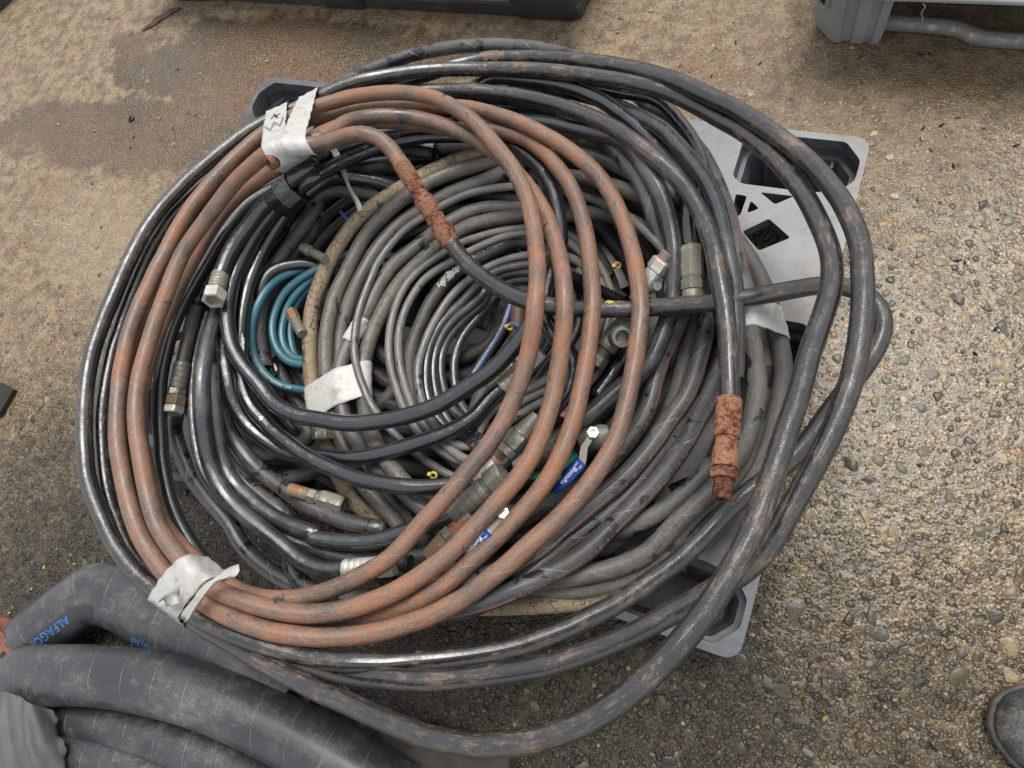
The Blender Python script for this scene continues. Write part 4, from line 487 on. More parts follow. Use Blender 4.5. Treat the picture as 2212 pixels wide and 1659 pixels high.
# ------------------------------------------------------------------ ground
def ground_mat():
    M = Mat('wet_aggregate_concrete'); P = M.coord(); s = M.sep(P)
    x, y = s[0], s[1]
    warp = M.noise(P, 2.6, 3, .6); w2 = M.noise(P, 7.5, 4, .65); fine = M.noise(P, 150, 2, .7); mid = M.noise(P, 30, 3, .65)
    wob = M.math('MULTIPLY', M.math('SUBTRACT', warp, .5), .9)
    def blob(cx, cy, rx, ry, rot, k=.5):
        c, n = math.cos(rot), math.sin(rot)
        dx = M.math('SUBTRACT', x, cx); dy = M.math('SUBTRACT', y, cy)
        u = M.math('DIVIDE', M.math('ADD', M.math('MULTIPLY', dx, c), M.math('MULTIPLY', dy, n)), rx)
        v = M.math('DIVIDE', M.math('SUBTRACT', M.math('MULTIPLY', dy, c), M.math('MULTIPLY', dx, n)), ry)
        d = M.math('SQRT', M.math('ADD', M.math('MULTIPLY', u, u), M.math('MULTIPLY', v, v)))
        return M.math('ADD', d, M.math('MULTIPLY', M.math('SUBTRACT', w2, .5), k))
    # exposed coarse stone side: below a line running from lower left to upper right
    flush = []
    line = M.math('SUBTRACT', M.math('ADD', M.math('MULTIPLY', x, .42), .14), y)
    coarse = M.step(M.math('ADD', line, wob), -.18, .22)
    # sandy base
    sand = M.mix(M.step(mid, .34, .66), (.112, .080, .046), (.255, .188, .112))
    sand = M.mix(M.step(M.noise(P, 5., 4, .6), .52, .72), sand, (.195, .118, .062))
    grey = M.mix(M.step(mid, .3, .7), (.062, .042, .017), (.205, .145, .066))
    base = M.mix(coarse, sand, grey)
    # flush stones in the worn part, two sizes
    for sc_, pr, lo in ((58, .52, .30), (120, .48, .34)):
        vv = M.node('TexVoronoi', feature='F1'); M.put(vv.inputs['Vector'], P); vv.inputs['Scale'].default_value = sc_
        ve = M.sep(vv.outputs['Color']); dd = M.math('ADD', vv.outputs['Distance'], M.math('MULTIPLY', M.math('SUBTRACT', mid, .5), .35))
        sm = M.math('MULTIPLY', M.math('SUBTRACT', 1., M.step(dd, lo, lo + .10)), M.math('MULTIPLY', M.math('GREATER_THAN', ve[1], pr), coarse))
        ring = M.math('MULTIPLY', M.math('SUBTRACT', M.math('SUBTRACT', 1., M.step(dd, lo + .10, lo + .22)), M.math('SUBTRACT', 1., M.step(dd, lo - .04, lo + .06))), M.math('MULTIPLY', M.math('GREATER_THAN', ve[1], pr), coarse))
        base = M.mix(M.math('MULTIPLY', ring, .6), base, (.045, .036, .024))
        base = M.mix(M.math('MULTIPLY', sm, .9), base, M.ramp(ve[0], [(0., (.075, .060, .028)), (.3, (.200, .155, .078)), (.5, (.120, .098, .052)), (.68, (.28, .145, .048)), (.8, (.30, .235, .135)), (1., (.060, .052, .034))]))
        flush.append(vv.outputs['Distance'])
    # soaked stains
    st1 = M.math('SUBTRACT', 1., M.step(blob(-.74, .54, .60, .16, .04, 1.1), .84, 1.02))
    st2 = M.math('SUBTRACT', 1., M.step(blob(-1.02, .30, .60, .12, .10, 1.1), .80, 1.06))
    st3 = M.math('SUBTRACT', 1., M.step(blob(.62, .56, .42, .20, -.1, .9), .3, 1.4))
    stain = M.math('MAXIMUM', st1, st2)
    base = M.mix(M.math('MULTIPLY', stain, .85), base, M.mix(M.step(M.noise(P, 3.5, 3), .4, .6), (.058, .039, .020), (.104, .052, .022)))
    base = M.mix(M.math('MULTIPLY', st3, .45), base, (.105, .075, .045))
    # wet ground with shade and dark reflections painted in, pallet's near and left sides
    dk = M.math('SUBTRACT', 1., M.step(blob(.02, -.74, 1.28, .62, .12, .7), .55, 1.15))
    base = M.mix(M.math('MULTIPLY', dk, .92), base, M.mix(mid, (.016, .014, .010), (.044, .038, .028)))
    pale = M.math('SUBTRACT', 1., M.step(blob(-.95, .0, .35, .16, -.2, .8), .3, 1.1)); base = M.mix(M.math('MULTIPLY', pale, .45), base, (.30, .225, .15))
    # grit: small stones of many colours
    v1 = M.node('TexVoronoi', feature='F1'); M.put(v1.inputs['Vector'], P); v1.inputs['Scale'].default_value = 260
    vc = M.sep(v1.outputs['Color'])
    gcol = M.ramp(vc[0], [(0., (.05, .04, .03)), (.3, (.20, .14, .085)), (.55, (.34, .26, .16)), (.75, (.30, .15, .07)), (.88, (.50, .42, .30)), (1., (.16, .16, .15))])
    gm = M.math('MULTIPLY', M.math('SUBTRACT', 1., M.step(v1.outputs['Distance'], .28, .46)), M.step(vc[1], .34, .44))
    gm = M.math('MULTIPLY', gm, M.math('SUBTRACT', 1., M.math('MULTIPLY', stain, .82)))
    gm = M.math('MULTIPLY', gm, M.math('SUBTRACT', 1., M.math('MULTIPLY', dk, .80)))
    base = M.mix(M.math('MULTIPLY', gm, .85), base, gcol)
    v2 = M.node('TexVoronoi', feature='F1'); M.put(v2.inputs['Vector'], P); v2.inputs['Scale'].default_value = 95
    vd = M.sep(v2.outputs['Color'])
    g2 = M.math('MULTIPLY', M.math('SUBTRACT', 1., M.step(v2.outputs['Distance'], .22, .34)), M.math('GREATER_THAN', vd[1], .86))
    g2 = M.math('MULTIPLY', g2, M.math('SUBTRACT', 1., M.math('MULTIPLY', stain, .9)))
    base = M.mix(M.math('MULTIPLY', g2, .7), base, M.ramp(vd[0], [(0., (.14, .13, .11)), (.4, (.36, .27, .16)), (.7, (.28, .13, .06)), (1., (.11, .12, .11))]))
    base = M.mix(M.math('MULTIPLY', M.step(fine, .54, .66), .55), base, (.030, .023, .015))
    # wet film
    wetn = M.step(M.noise(P, 5.5, 4, .68, .6), .36, .56)
    film = M.math('MAXIMUM', M.math('MULTIPLY', coarse, M.math('ADD', .6, M.math('MULTIPLY', wetn, .4))), M.math('MAXIMUM', dk, M.math('MULTIPLY', stain, .8)))
    rough = M.math('SUBTRACT', .58, M.math('MULTIPLY', film, .44)); rough = M.math('ADD', rough, M.math('MULTIPLY', M.math('SUBTRACT', fine, .5), .22))
    # relief: cheap graph, it is evaluated three times
    rough_side = M.step(line, -.12, .25)
    hgt = M.math('ADD', M.math('MULTIPLY', M.math('SUBTRACT', .5, v1.outputs['Distance']), .45), M.math('MULTIPLY', fine, .6))
    for vv_, lo, k in ((flush[0], .34, 1.2), (flush[1], .38, .7)):
        hgt = M.math('ADD', hgt, M.math('MULTIPLY', M.math('MULTIPLY', M.math('SUBTRACT', 1., M.step(vv_, lo - .08, lo + .08)), rough_side), k))
    nrm = M.bump(hgt, .9, .0045)
    water = M.bump(M.math('ADD', M.noise(P, 60, 2, .6), M.math('MULTIPLY', fine, .25)), .30, .008)
    M.b.inputs['Coat IOR'].default_value = 1.58
    return M.done(base, rough, nrm, spec=M.math('SUBTRACT', .5, M.math('MULTIPLY', dk, .28)), coat=M.math('MULTIPLY', coarse, M.math('SUBTRACT', .34, M.math('MULTIPLY', dk, .18))), coat_rough=.10, coat_normal=water)

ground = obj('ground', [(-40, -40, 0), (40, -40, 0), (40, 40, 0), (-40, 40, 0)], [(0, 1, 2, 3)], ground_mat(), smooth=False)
ground['kind'] = 'structure'
ground['label'] = 'wet sandy concrete yard with exposed stones'

def pebble_mat():
    M = Mat('wet_pebble'); P = M.coord('Object'); n = M.node('VertexColor') if False else M.node('Attribute', attribute_name='tint')
    g = M.node('NewGeometry').outputs['Position']
    a = M.noise(g, 240, 4, .7); b = M.noise(g, 70, 3, .6)
    c = M.mix(M.math('MULTIPLY', M.step(a, .36, .62), .70), n.outputs['Color'], M.mix(b, (.035, .030, .022), n.outputs['Color']))
    return M.done(c, M.math('ADD', .14, M.math('MULTIPLY', a, .30)), M.bump(a, .6, .0018), spec=.35, coat=.18, coat_rough=.08)
MT['pebble'] = pebble_mat()

ICO_V = np.array([(-.526, 0, .851), (.526, 0, .851), (-.526, 0, -.851), (.526, 0, -.851), (0, .851, .526), (0, .851, -.526), (0, -.851, .526), (0, -.851, -.526), (.851, .526, 0), (-.851, .526, 0), (.851, -.526, 0), (-.851, -.526, 0)])
ICO_F = [(0, 1, 4), (0, 4, 9), (9, 4, 5), (4, 8, 5), (4, 1, 8), (8, 1, 10), (8, 10, 3), (5, 8, 3), (5, 3, 2), (2, 3, 7), (7, 3, 10), (7, 10, 6), (7, 6, 11), (11, 6, 0), (0, 6, 1), (6, 10, 1), (9, 11, 0), (9, 2, 11), (9, 5, 2), (7, 11, 2)]
def subdivide(V, F):
    V = [tuple(v) for v in V]; mid = {}; out = []
    def m(a, b):
        k = (min(a, b), max(a, b))
        if k not in mid:
            p = unit((np.array(V[a]) + np.array(V[b])) / 2); mid[k] = len(V); V.append(tuple(p))
        return mid[k]
    for a, b, c in F:
        x, y, z = m(a, b), m(b, c), m(c, a); out += [(a, x, z), (x, b, y), (z, y, c), (x, y, z)]
    return np.array(V), out
ICO2_V, ICO2_F = subdivide(ICO_V, ICO_F)

TINTS = [(.175, .138, .066), (.235, .180, .088), (.115, .094, .048), (.280, .220, .115), (.075, .062, .034), (.140, .120, .078), (.32, .150, .040), (.38, .20, .070), (.27, .120, .036), (.22, .080, .034), (.40, .34, .24), (.060, .050, .034)]
TW = np.array([5, 3.5, 6, 2, 6, 3, 2.4, 1.4, 2.2, .8, .5, 5]); TW /= TW.sum()
def stone_shape(V, seed):
    g = np.random.default_rng(seed); W = V.copy()
    for _ in range(12):                                  # knock flats off the ball
        d = unit(g.normal(size=3)); lim = g.uniform(.38, .80); q = W @ d; W = W - np.outer(np.maximum(q - lim, 0), d)
    W[:, 2] = np.minimum(W[:, 2], .62)
    return W / np.abs(W).max()

C0 = np.array(cam.matrix_world.translation); R0 = np.array(cam.matrix_world.to_3x3())
def in_view(x, y, z=0.):
    d = (np.array([x, y, z]) - C0) @ R0; px = 512 + 1530 * .463 * d[0] / -d[2]; py = 384 - 1530 * .463 * d[1] / -d[2]
    return -10 < px < 1034 and -10 < py < 778
stones = []
cells = {}
tries = 0
while len(stones) < 10500 and tries < 90000:
    tries += 1
    x, y = rng.uniform(-1.25, 1.25), rng.uniform(-1.15, .75)
    if abs(x) < .56 and abs(y) < .36 and rng.random() < .8: continue
    if not in_view(x, y) and rng.random() < .8: continue
    m = .42 * x + .14 - y + .18 * math.sin(x * 3.1 + 1) * math.sin(y * 4.3)
    k = min(1, max(0, (m + .10) / .42))
    if rng.random() > k ** 1.5 + .010: continue
    r = .0024 * (1 + rng.pareto(2.0)) if rng.random() < .62 else rng.uniform(.0045, .0140)
    r = min(r, .0150) * (1 if x > .3 else .8)
    cx, cy = int(x // .03), int(y // .03)
    if any((x - a) ** 2 + (y - b) ** 2 < (r + q) ** 2 * .74 for i in (-1, 0, 1) for j in (-1, 0, 1) for a, b, q in cells.get((cx + i, cy + j), ())): continue
    stones.append((x, y, r)); cells.setdefault((cx, cy), []).append((x, y, r))
order = sorted(range(len(stones)), key=lambda i: -stones[i][2] if in_view(stones[i][0], stones[i][1]) and not (abs(stones[i][0]) < .6 and abs(stones[i][1]) < .4) else 1)
big_ids = set(order[:300])
variants = []
for v in range(48):
    W = stone_shape(ICO2_V, 100 + v); me = bpy.data.meshes.new('pebble')
    me.from_pydata([tuple(p) for p in W], [], ICO2_F); me.materials.append(MT['pebble'])
    at = me.color_attributes.new('tint', 'FLOAT_COLOR', 'POINT'); c = tuple(q * (.34 if v >= 24 else 1.) for q in TINTS[v % 12])  # second half: darkened copies for stones inside the painted shade
    at.data.foreach_set('color', np.tile(np.array([*c, 1.], dtype=np.float32), len(W)))
    me.polygons.foreach_set('use_smooth', [True] * len(me.polygons)); me.set_sharp_from_angle(angle=math.radians(48)); variants.append(me)
def painted_shade(x, y):  # darkens stone colours to match the shade painted on the ground
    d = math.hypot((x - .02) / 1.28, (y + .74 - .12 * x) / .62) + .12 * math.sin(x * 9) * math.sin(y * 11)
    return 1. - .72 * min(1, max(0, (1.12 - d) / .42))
tint_ids = np.array([rng.choice(12, p=TW) if s_[2] < .0065 or rng.random() < .18 else rng.choice([0, 1, 2, 2, 3, 4, 4, 5, 11, 11]) for s_ in stones])
bv, bf, bc = [], [], []
SV = [stone_shape(ICO_V, 300 + i) for i in range(16)]; SV2 = [stone_shape(ICO2_V, 400 + i) for i in range(16)]
off = 0
for i, (x, y, r) in enumerate(stones):
    asp = rng.uniform(.6, 1.0); rot = rng.uniform(0, 6.28); hz = rng.uniform(.20, .42)
    if i in big_ids:
        o = bpy.data.objects.new('pebble', variants[int(tint_ids[i]) + 12 * int(rng.integers(0, 2)) + (24 if painted_shade(x, y) < .6 else 0)]); col.objects.link(o)
        o.location = (x, y, -r * hz * .15); o.scale = (r, r * asp, r * hz); o.rotation_euler = (0, 0, rot); o.parent = ground
    else:
        W = (SV2 if r > .0055 else SV)[i % 16] * np.array([r, r * asp, r * hz]); c, s_ = math.cos(rot), math.sin(rot)
        W = np.stack([W[:, 0] * c - W[:, 1] * s_ + x, W[:, 0] * s_ + W[:, 1] * c + y, W[:, 2] - r * hz * .1], 1)
        bv.append(W); bf += [tuple(q + off for q in f) for f in (ICO2_F if r > .0055 else ICO_F)]; bc.append(np.tile(np.array([*(np.array(TINTS[tint_ids[i]]) * painted_shade(x, y)), 1.]), (len(W), 1))); off += len(W)
# fine grit everywhere in sight
for i in range(12000):
    x, y = rng.uniform(-1.6, 1.2), rng.uniform(-1.15, .85)
    if abs(x) < .58 and abs(y) < .38: continue
    m = .42 * x + .14 - y
    if m < 0 and rng.random() < .45: continue
    r = rng.uniform(.0009, .0024); W = SV[i % 16] * np.array([r, r * rng.uniform(.6, 1), r * .6]) + np.array([x, y, 0])
    tc = TINTS[int(rng.choice(12, p=TW))] if m > .1 else random.choice([(.34, .26, .16), (.42, .34, .22), (.30, .17, .08), (.24, .19, .12), (.10, .08, .06)])
    bv.append(W); bf += [tuple(q + off for q in f) for f in ICO_F]; bc.append(np.tile(np.array([*(np.array(tc) * painted_shade(x, y)), 1.]), (12, 1))); off += 12
grit = obj('gravel', np.vstack(bv), bf, 'pebble', ground)
at = grit.data.color_attributes.new('tint', 'FLOAT_COLOR', 'POINT'); at.data.foreach_set('color', np.vstack(bc).astype(np.float32).ravel())
grit['kind'] = 'stuff'

# ------------------------------------------------------------------ nestable plastic pallet under the coils
def pallet_mat(name, c, dirt, amt, rough, grime=False):
    M = Mat(name); P = M.coord()
    a = M.noise(P, 14, 6, .7, .5); b = M.noise(M.scale(P, (40, 160, 40)), 1., 4, .7); c2 = M.noise(P, 110, 4, .7)
    k = M.math('ADD', M.math('MULTIPLY', a, .5), M.math('ADD', M.math('MULTIPLY', b, .25), M.math('MULTIPLY', c2, .25)))
    colr = M.mix(M.step(k, .36, .62), tuple(x * .66 for x in c), tuple(min(1, x * 1.18) for x in c))
    colr = M.mix(M.step(M.noise(P, 6, 5, .7, .4), .62 - amt, .80 - amt), colr, dirt)
    if grime:  # grime plus the shade under the heap, painted as one dark oval
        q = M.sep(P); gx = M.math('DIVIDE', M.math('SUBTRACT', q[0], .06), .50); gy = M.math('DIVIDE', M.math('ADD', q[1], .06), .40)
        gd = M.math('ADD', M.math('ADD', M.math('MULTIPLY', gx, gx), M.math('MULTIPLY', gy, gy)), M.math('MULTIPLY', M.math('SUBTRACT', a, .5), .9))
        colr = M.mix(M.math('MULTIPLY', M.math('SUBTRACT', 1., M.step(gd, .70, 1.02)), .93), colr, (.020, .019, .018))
    sc = M.voro(M.scale(P, (22, 240, 22)), 1., 'DISTANCE_TO_EDGE'); sm = M.math('SUBTRACT', 1., M.step(sc, .0, .02))
    colr = M.mix(M.math('MULTIPLY', sm, .6), colr, tuple(min(1, x * 1.35) for x in c))
    return M.done(colr, M.math('ADD', rough, M.math('MULTIPLY', M.math('SUBTRACT', a, .5), .4)), M.bump(k, .25, .002))
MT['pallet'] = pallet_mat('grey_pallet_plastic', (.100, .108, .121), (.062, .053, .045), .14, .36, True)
MT['pallet_foot'] = pallet_mat('grimy_shaded_plastic', (.105, .112, .128), (.05, .046, .04), .22, .5)  # heavier dark mix: dirt plus the shade inside the cups, in the colour

def slab(name, outer, holes, z0, z1, mat, parent):
    pts = list(outer); edges = [(i, (i + 1) % len(outer)) for i in range(len(outer))]
    for h in holes:
        n = len(pts); pts += list(h); edges += [(n + i, n + (i + 1) % len(h)) for i in range(len(h))]
    V, E, F, *_ = delaunay_2d_cdt([Vector(p) for p in pts], edges, [], 0, 1e-6)
    def inside(p, poly):
        c = False; j = len(poly) - 1
        for i in range(len(poly)):
            if (poly[i][1] > p[1]) != (poly[j][1] > p[1]) and p[0] < (poly[j][0] - poly[i][0]) * (p[1] - poly[i][1]) / (poly[j][1] - poly[i][1]) + poly[i][0]: c = not c
            j = i
        return c
    F = [f for f in F if (lambda c: inside(c, outer) and not any(inside(c, h) for h in holes))((sum(V[i].x for i in f) / len(f), sum(V[i].y for i in f) / len(f)))]
    n = len(V); verts = [(v.x, v.y, z1) for v in V] + [(v.x, v.y, z0) for v in V]; faces = []
    for f in F:
        a, b, c = (V[i] for i in f[:3]); ccw = (b.x - a.x) * (c.y - a.y) - (b.y - a.y) * (c.x - a.x) > 0
        f = tuple(f) if ccw else tuple(reversed(f)); faces.append(f); faces.append(tuple(n + i for i in reversed(f)))
    half = {}
    for f in faces[::2]:
        for a, b in zip(f, f[1:] + f[:1]): half[(a, b)] = 1
    for a, b in list(half):
        if (b, a) not in half: faces.append((b, a, n + a, n + b))
    return obj(name, verts, faces, mat, parent, smooth=False)

def round_poly(P, r, n=4):
    out = []; P = [np.array(p, float) for p in P]
    for i in range(len(P)):
        a, b, c = P[i - 1], P[i], P[(i + 1) % len(P)]; d1, d2 = unit(a - b), unit(c - b)
        k = min(r, np.linalg.norm(a - b) * .45, np.linalg.norm(c - b) * .45); p, q = b + d1 * k, b + d2 * k
        for t in np.linspace(0, 1, n): out.append(tuple((1 - t) ** 2 * p + 2 * t * (1 - t) * b + t * t * q))
    return out

DECK = .135
pallet = thing('plastic_pallet', 'light grey plastic pallet lying under the heap of hoses', 'pallet', (0, 0, 0))
pocket = [(.424, .388), (.566, .388), (.592, .358), (.592, .322), (.572, .298), (.53, .291), (.43, .291), (.414, .303), (.414, .376)]
mir = lambda P, sx, sy: [(x * sx, y * sy) for x, y in P]
pockets = [mir(pocket, sx, sy) for sx in (1, -1) for sy in (1, -1)]
for sy in (1, -1): pockets.append([(-.095, .388 * sy), (.095, .388 * sy), (.11, .37 * sy), (.11, .31 * sy), (.095, .291 * sy), (-.095, .291 * sy), (-.11, .31 * sy), (-.11, .37 * sy)])
for sx in (1, -1): pockets.append([(.592 * sx, -.06), (.592 * sx, .06), (.575 * sx, .075), (.43 * sx, .075), (.414 * sx, .06), (.414 * sx, -.06), (.43 * sx, -.075), (.575 * sx, -.075)])
pockets.append([(-.1, -.07), (.1, -.07), (.11, -.06), (.11, .06), (.1, .07), (-.1, .07), (-.11, .06), (-.11, -.06)])
small = []
for sx in (1, -1):
    for sy in (1, -1):
        for P in ([(.462, .280), (.513, .281), (.489, .262)], [(.427, .271), (.445, .270), (.443, .233), (.431, .233)], [(.452, .263), (.468, .251), (.452, .240)], [(.405, .272), (.419, .271), (.417, .236), (.408, .236)],
                  [(.453, .207), (.486, .236), (.524, .209), (.485, .179)], [(.27, .34), (.34, .34), (.305, .30)], [(.22, .21), (.26, .245), (.30, .21), (.26, .175)], [(.34, .21), (.37, .235), (.40, .21), (.37, .185)], [(.16, .12), (.2, .15), (.24, .12), (.2, .09)], [(.28, .06), (.32, .09), (.36, .06), (.32, .03)]):
            small.append(round_poly(mir(P, sx, sy), .004, 3))
outer = round_poly([(-.6, -.4), (.6, -.4), (.6, .4), (-.6, .4)], .026, 6)
slab('deck', outer, [round_poly(p, .006, 3) for p in pockets] + small, .113, DECK, 'pallet', pallet)
rim_in = [(x * .985, y * .978) for x, y in outer]
slab('rim', [(x * .9985, y * .998) for x, y in outer], [rim_in], .075, .1125, 'pallet', pallet)
for p in pockets:
    q = round_poly(p, .006, 3); cx = sum(a for a, b in q) / len(q); cy = sum(b for a, b in q) / len(q)
    n = len(q); V = []; F = []
    def shrink(d):
        out = []
        for a, b in q:
            v = np.array([a - cx, b - cy]); L = np.linalg.norm(v); out.append((cx + v[0] * (1 - d / L), cy + v[1] * (1 - d / L)))
        return out
    for d, z in ((-.001, .1128), (.001, .096), (.009, .095), (.022, .012), (.026, .009)):
        V += [(a, b, z) for a, b in shrink(d)]
    for k in range(4): F += [(k * n + (i + 1) % n, k * n + i, (k + 1) * n + i, (k + 1) * n + (i + 1) % n) for i in range(n)]
    F.append(tuple(4 * n + i for i in range(n)))
    m = len(V)
    for d, z in ((-.004, .1128), (.000, .080), (.017, .001)): V += [(a, b, z) for a, b in shrink(d)]
    for k in range(2): F += [(m + k * n + i, m + k * n + (i + 1) % n, m + (k + 1) * n + (i + 1) % n, m + (k + 1) * n + i) for i in range(n)]
    F.append(tuple(m + 2 * n + i for i in reversed(range(n))))
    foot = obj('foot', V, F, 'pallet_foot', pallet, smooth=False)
    for i, f in enumerate((.22, .5, .78)):                 # stiffening ribs on the long wall
        xs = [a for a, b in q]; x = min(xs) + (max(xs) - min(xs)) * f; ys = [b for a, b in q]; yy = max(ys) - .010
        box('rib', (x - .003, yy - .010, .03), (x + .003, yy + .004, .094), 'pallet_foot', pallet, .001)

# ------------------------------------------------------------------ black pallet at the far edge
MT['black_plastic'] = pallet_mat('black_pallet_plastic', (.035, .036, .039), (.075, .068, .058), .14, .45)
bp = thing('plastic_pallet', 'black plastic pallet at the top edge of the photo, only its feet showing', 'pallet', (-.6, 1.1, 0))
for x0, x1 in ((-1.205, -1.045), (-.70, -.535), (-.175, .0)):
    for y0 in (.715, 1.05, 1.38):
        q = round_poly([(x0 + .006, y0), (x1 - .006, y0), (x1 + .004, y0 + .14), (x0 - .004, y0 + .14)], .03, 5); n = len(q); cx, cy = (x0 + x1) / 2, y0 + .07
        V = []
        for k, z in ((.88, 0.), (.97, .006), (1.0, .03), (1.06, .14)): V += [(cx + (a - cx) * k, cy + (b - cy) * k, z) for a, b in q]
        F = [(k * n + i, k * n + (i + 1) % n, (k + 1) * n + (i + 1) % n, (k + 1) * n + i) for k in range(3) for i in range(n)] + [tuple(range(n))[::-1], tuple(3 * n + i for i in range(n))]
        obj('foot', V, F, 'black_plastic', bp)
for y0 in (.722, 1.07, 1.40): box('runner', (-1.20, y0, .004), (-.005, y0 + .10, .040), 'black_plastic', bp, .006)
slab('deck', round_poly([(-1.225, .70), (.02, .70), (.02, 1.54), (-1.225, 1.54)], .03, 4), [round_poly([(a, b), (a + .16, b), (a + .16, b + .18), (a, b + .18)], .01, 3) for a in (-1.0, -.78, -.45, -.25) for b in (.78, 1.05, 1.3)], .141, .165, 'black_plastic', bp)

# ------------------------------------------------------------------ grey metal pallet in the far right corner
MT['galv'] = plain('grey_painted_sheet', (.285, .302, .298), .36, .12, 22, .06)
MT['pipe'] = metal_mat('galvanised_pipe', (.42, .43, .42), .38, (.22, .21, .19), .55, .6)
gp = thing('metal_pallet', 'grey metal pallet at the top right corner with a round hole in its corner foot', 'pallet', (1.05, 1.05, 0))
def post(x0, y0, sx, sy, name='corner_foot'):
    # fluted sheet-metal foot, wider at the top; a round bore goes through its outer cheek
    prof = [(0, .058), (0, .050), (.006, .040), (.040, .004), (.047, .0), (.060, 0), (.063, .006), (.080, .006), (.083, 0), (.104, .0), (.107, .006), (.118, .006), (.121, 0), (.136, .002), (.138, .030), (.138, .13), (.0, .13)]
    V = []; n = len(prof)
    for z, k, dz in ((.000, .80, 0), (.006, .86, 0), (.030, .91, 0), (.10, .97, 0), (.137, 1.0, 0)):
        for a, b in prof:
            a2 = (a - .066) * k + .066; b2 = (b - .07) * k + .07; V.append((x0 + sx * a2, y0 + sy * b2, z))
    F = [(k * n + i, k * n + (i + 1) % n, (k + 1) * n + (i + 1) % n, (k + 1) * n + i) for k in range(4) for i in range(n)] + [tuple(range(n))[::-1]]
    return obj(name, V, F, 'galv', gp, smooth=False)
post(.447, .690, 1, 1); post(1.62, .690, -1, 1); post(.447, 1.46, 1, -1); post(1.62, 1.46, -1, -1)
ho = np.array([.4705, .716, .090]); ax = unit(np.array([-.73, -.67, .10]))
lathe('hole_rim', ho - ax * .004, ax, [(0, .016), (.008, .0165), (.011, .015), (.011, .0118), (.002, .0105)], 'galv', gp, 24, 0, True, False, False)
lathe('bore', ho + ax * .0015, ax, [(0, .0112), (.0015, .0112)], 'dark_void', gp, 24)
for (a, b) in (((.565, .727, .024), (1.50, .727, .024)),):
    P = catmull(np.array([(.555, .735, .022), (.62, .735, .021), (.68, .733, .020), (.705, .728, .017), (.73, .720, .014), (.80, .717, .014), (1.0, .717, .014), (1.51, .717, .014)]), .015)
    tube('ground_rail', P, .0135, 'pipe', gp, 18)
tube('ground_rail', catmull(np.array([(.49, .78, .02), (.49, 1.0, .018), (.49, 1.33, .018)]), .05), .0165, 'pipe', gp, 16)
slab('deck', round_poly([(.440, .664), (1.63, .664), (1.63, 1.47), (.440, 1.47)], .03, 5), [], .1385, .150, 'galv', gp)
tube('rolled_edge', catmull(np.array([(.50, .662, .147), (.8, .662, .147), (1.2, .662, .147), (1.60, .662, .147)]), .05), .0065, 'galv', gp, 14)
box('inner_sheet', (.60, .80, .002), (1.49, .81, .1375), plain('dark_wood', (.045, .028, .018), .6, .4, 25), gp, .002)
tw = obj('twine', *(lambda P: ((lambda t: (t[0], t[1]))((lambda P, r: ([tuple(p + r * np.array([math.cos(a), math.sin(a), 0.])) for p in P for a in (0, 2.1, 4.2)], [(i * 3 + j, i * 3 + (j + 1) % 3, (i + 1) * 3 + (j + 1) % 3, (i + 1) * 3 + j) for i in range(len(P) - 1) for j in range(3)]))(P, .0012))))(catmull(np.array([(0.6238, 0.6471, 0.1500), (0.6282, 0.6502, 0.1400), (0.6254, 0.6510, 0.1280), (0.6301, 0.6561, 0.1120), (0.6303, 0.6585, 0.1000)]), .004)), plain('twine', (.33, .27, .20), .8))
tag(tw, 'frayed twine hanging over the edge of the grey metal pallet', 'string')

# ------------------------------------------------------------------ large grey lay-flat hoses, lower left
def big_hose(name, pts, label, mat='big', group=None, text=()):
    A = np.array([p[:3] for p in pts], float); W = [p[3] for p in pts]; Hh = [p[4] for p in pts]
    P = catmull(A, .012); s0 = arclen(A); s = arclen(P); s = s / s[-1] * s0[-1]
    sm = lambda y: np.interp(s, s0, y)
    rw, rh = sm(W), sm(Hh)
    for _ in range(5):
        for q in (rw, rh): q[1:-1] = .5 * q[1:-1] + .25 * (q[:-2] + q[2:])
    o = tube(name, P, .05, mat, None, 36, True, rw, rh)
    PATH[name + str(len(PATH))] = (.05, P)
    return tag(o, label, 'hose', group), P, rw, rh
bh1, bP1, bw1, bh1h = big_hose('large_hose', [(*(-0.6729, -0.9598, 0.0600), .045, .030), (*(-0.5885, -0.8878, 0.0750), .050, .014), (*(-0.5165, -0.8459, 0.0950), .055, .016), (*(-0.4435, -0.8125, 0.1050), .050, .028), (*(-0.3559, -0.7793, 0.1050), .048, .042), (*(-0.2440, -0.7496, 0.1000), .049, .048), (*(-0.1101, -0.7298, 0.0950), .049, .049), (*(0.0490, -0.7277, 0.0850), .049, .049), (*(0.2128, -0.7375, 0.0750), .049, .049)],
    'thick dark grey hose in the front, flattened at its left end, lying over the others')
bh2, bP2, bw2, bh2h = big_hose('large_hose', [(*(-0.6752, -0.9567, 0.0400), .05, .03), (*(-0.6009, -0.8435, 0.0480), .058, .044), (*(-0.5482, -0.7646, 0.0540), .058, .046), (*(-0.5097, -0.7140, 0.0600), .057, .040), (*(-0.4838, -0.6853, 0.0640), .056, .034), (*(-0.4494, -0.6705, 0.0640), .055, .032), (*(-0.4099, -0.6679, 0.0620), .055, .036), (*(-0.3556, -0.6707, 0.0570), .056, .042), (*(-0.2633, -0.6754, 0.0540), .055, .046), (*(-0.1586, -0.6813, 0.0500), .050, .048), (*(-0.0189, -0.7000, 0.0500), .05, .048)],
    'thick grey hose folded into a sharp kink, blue lettering along its side')
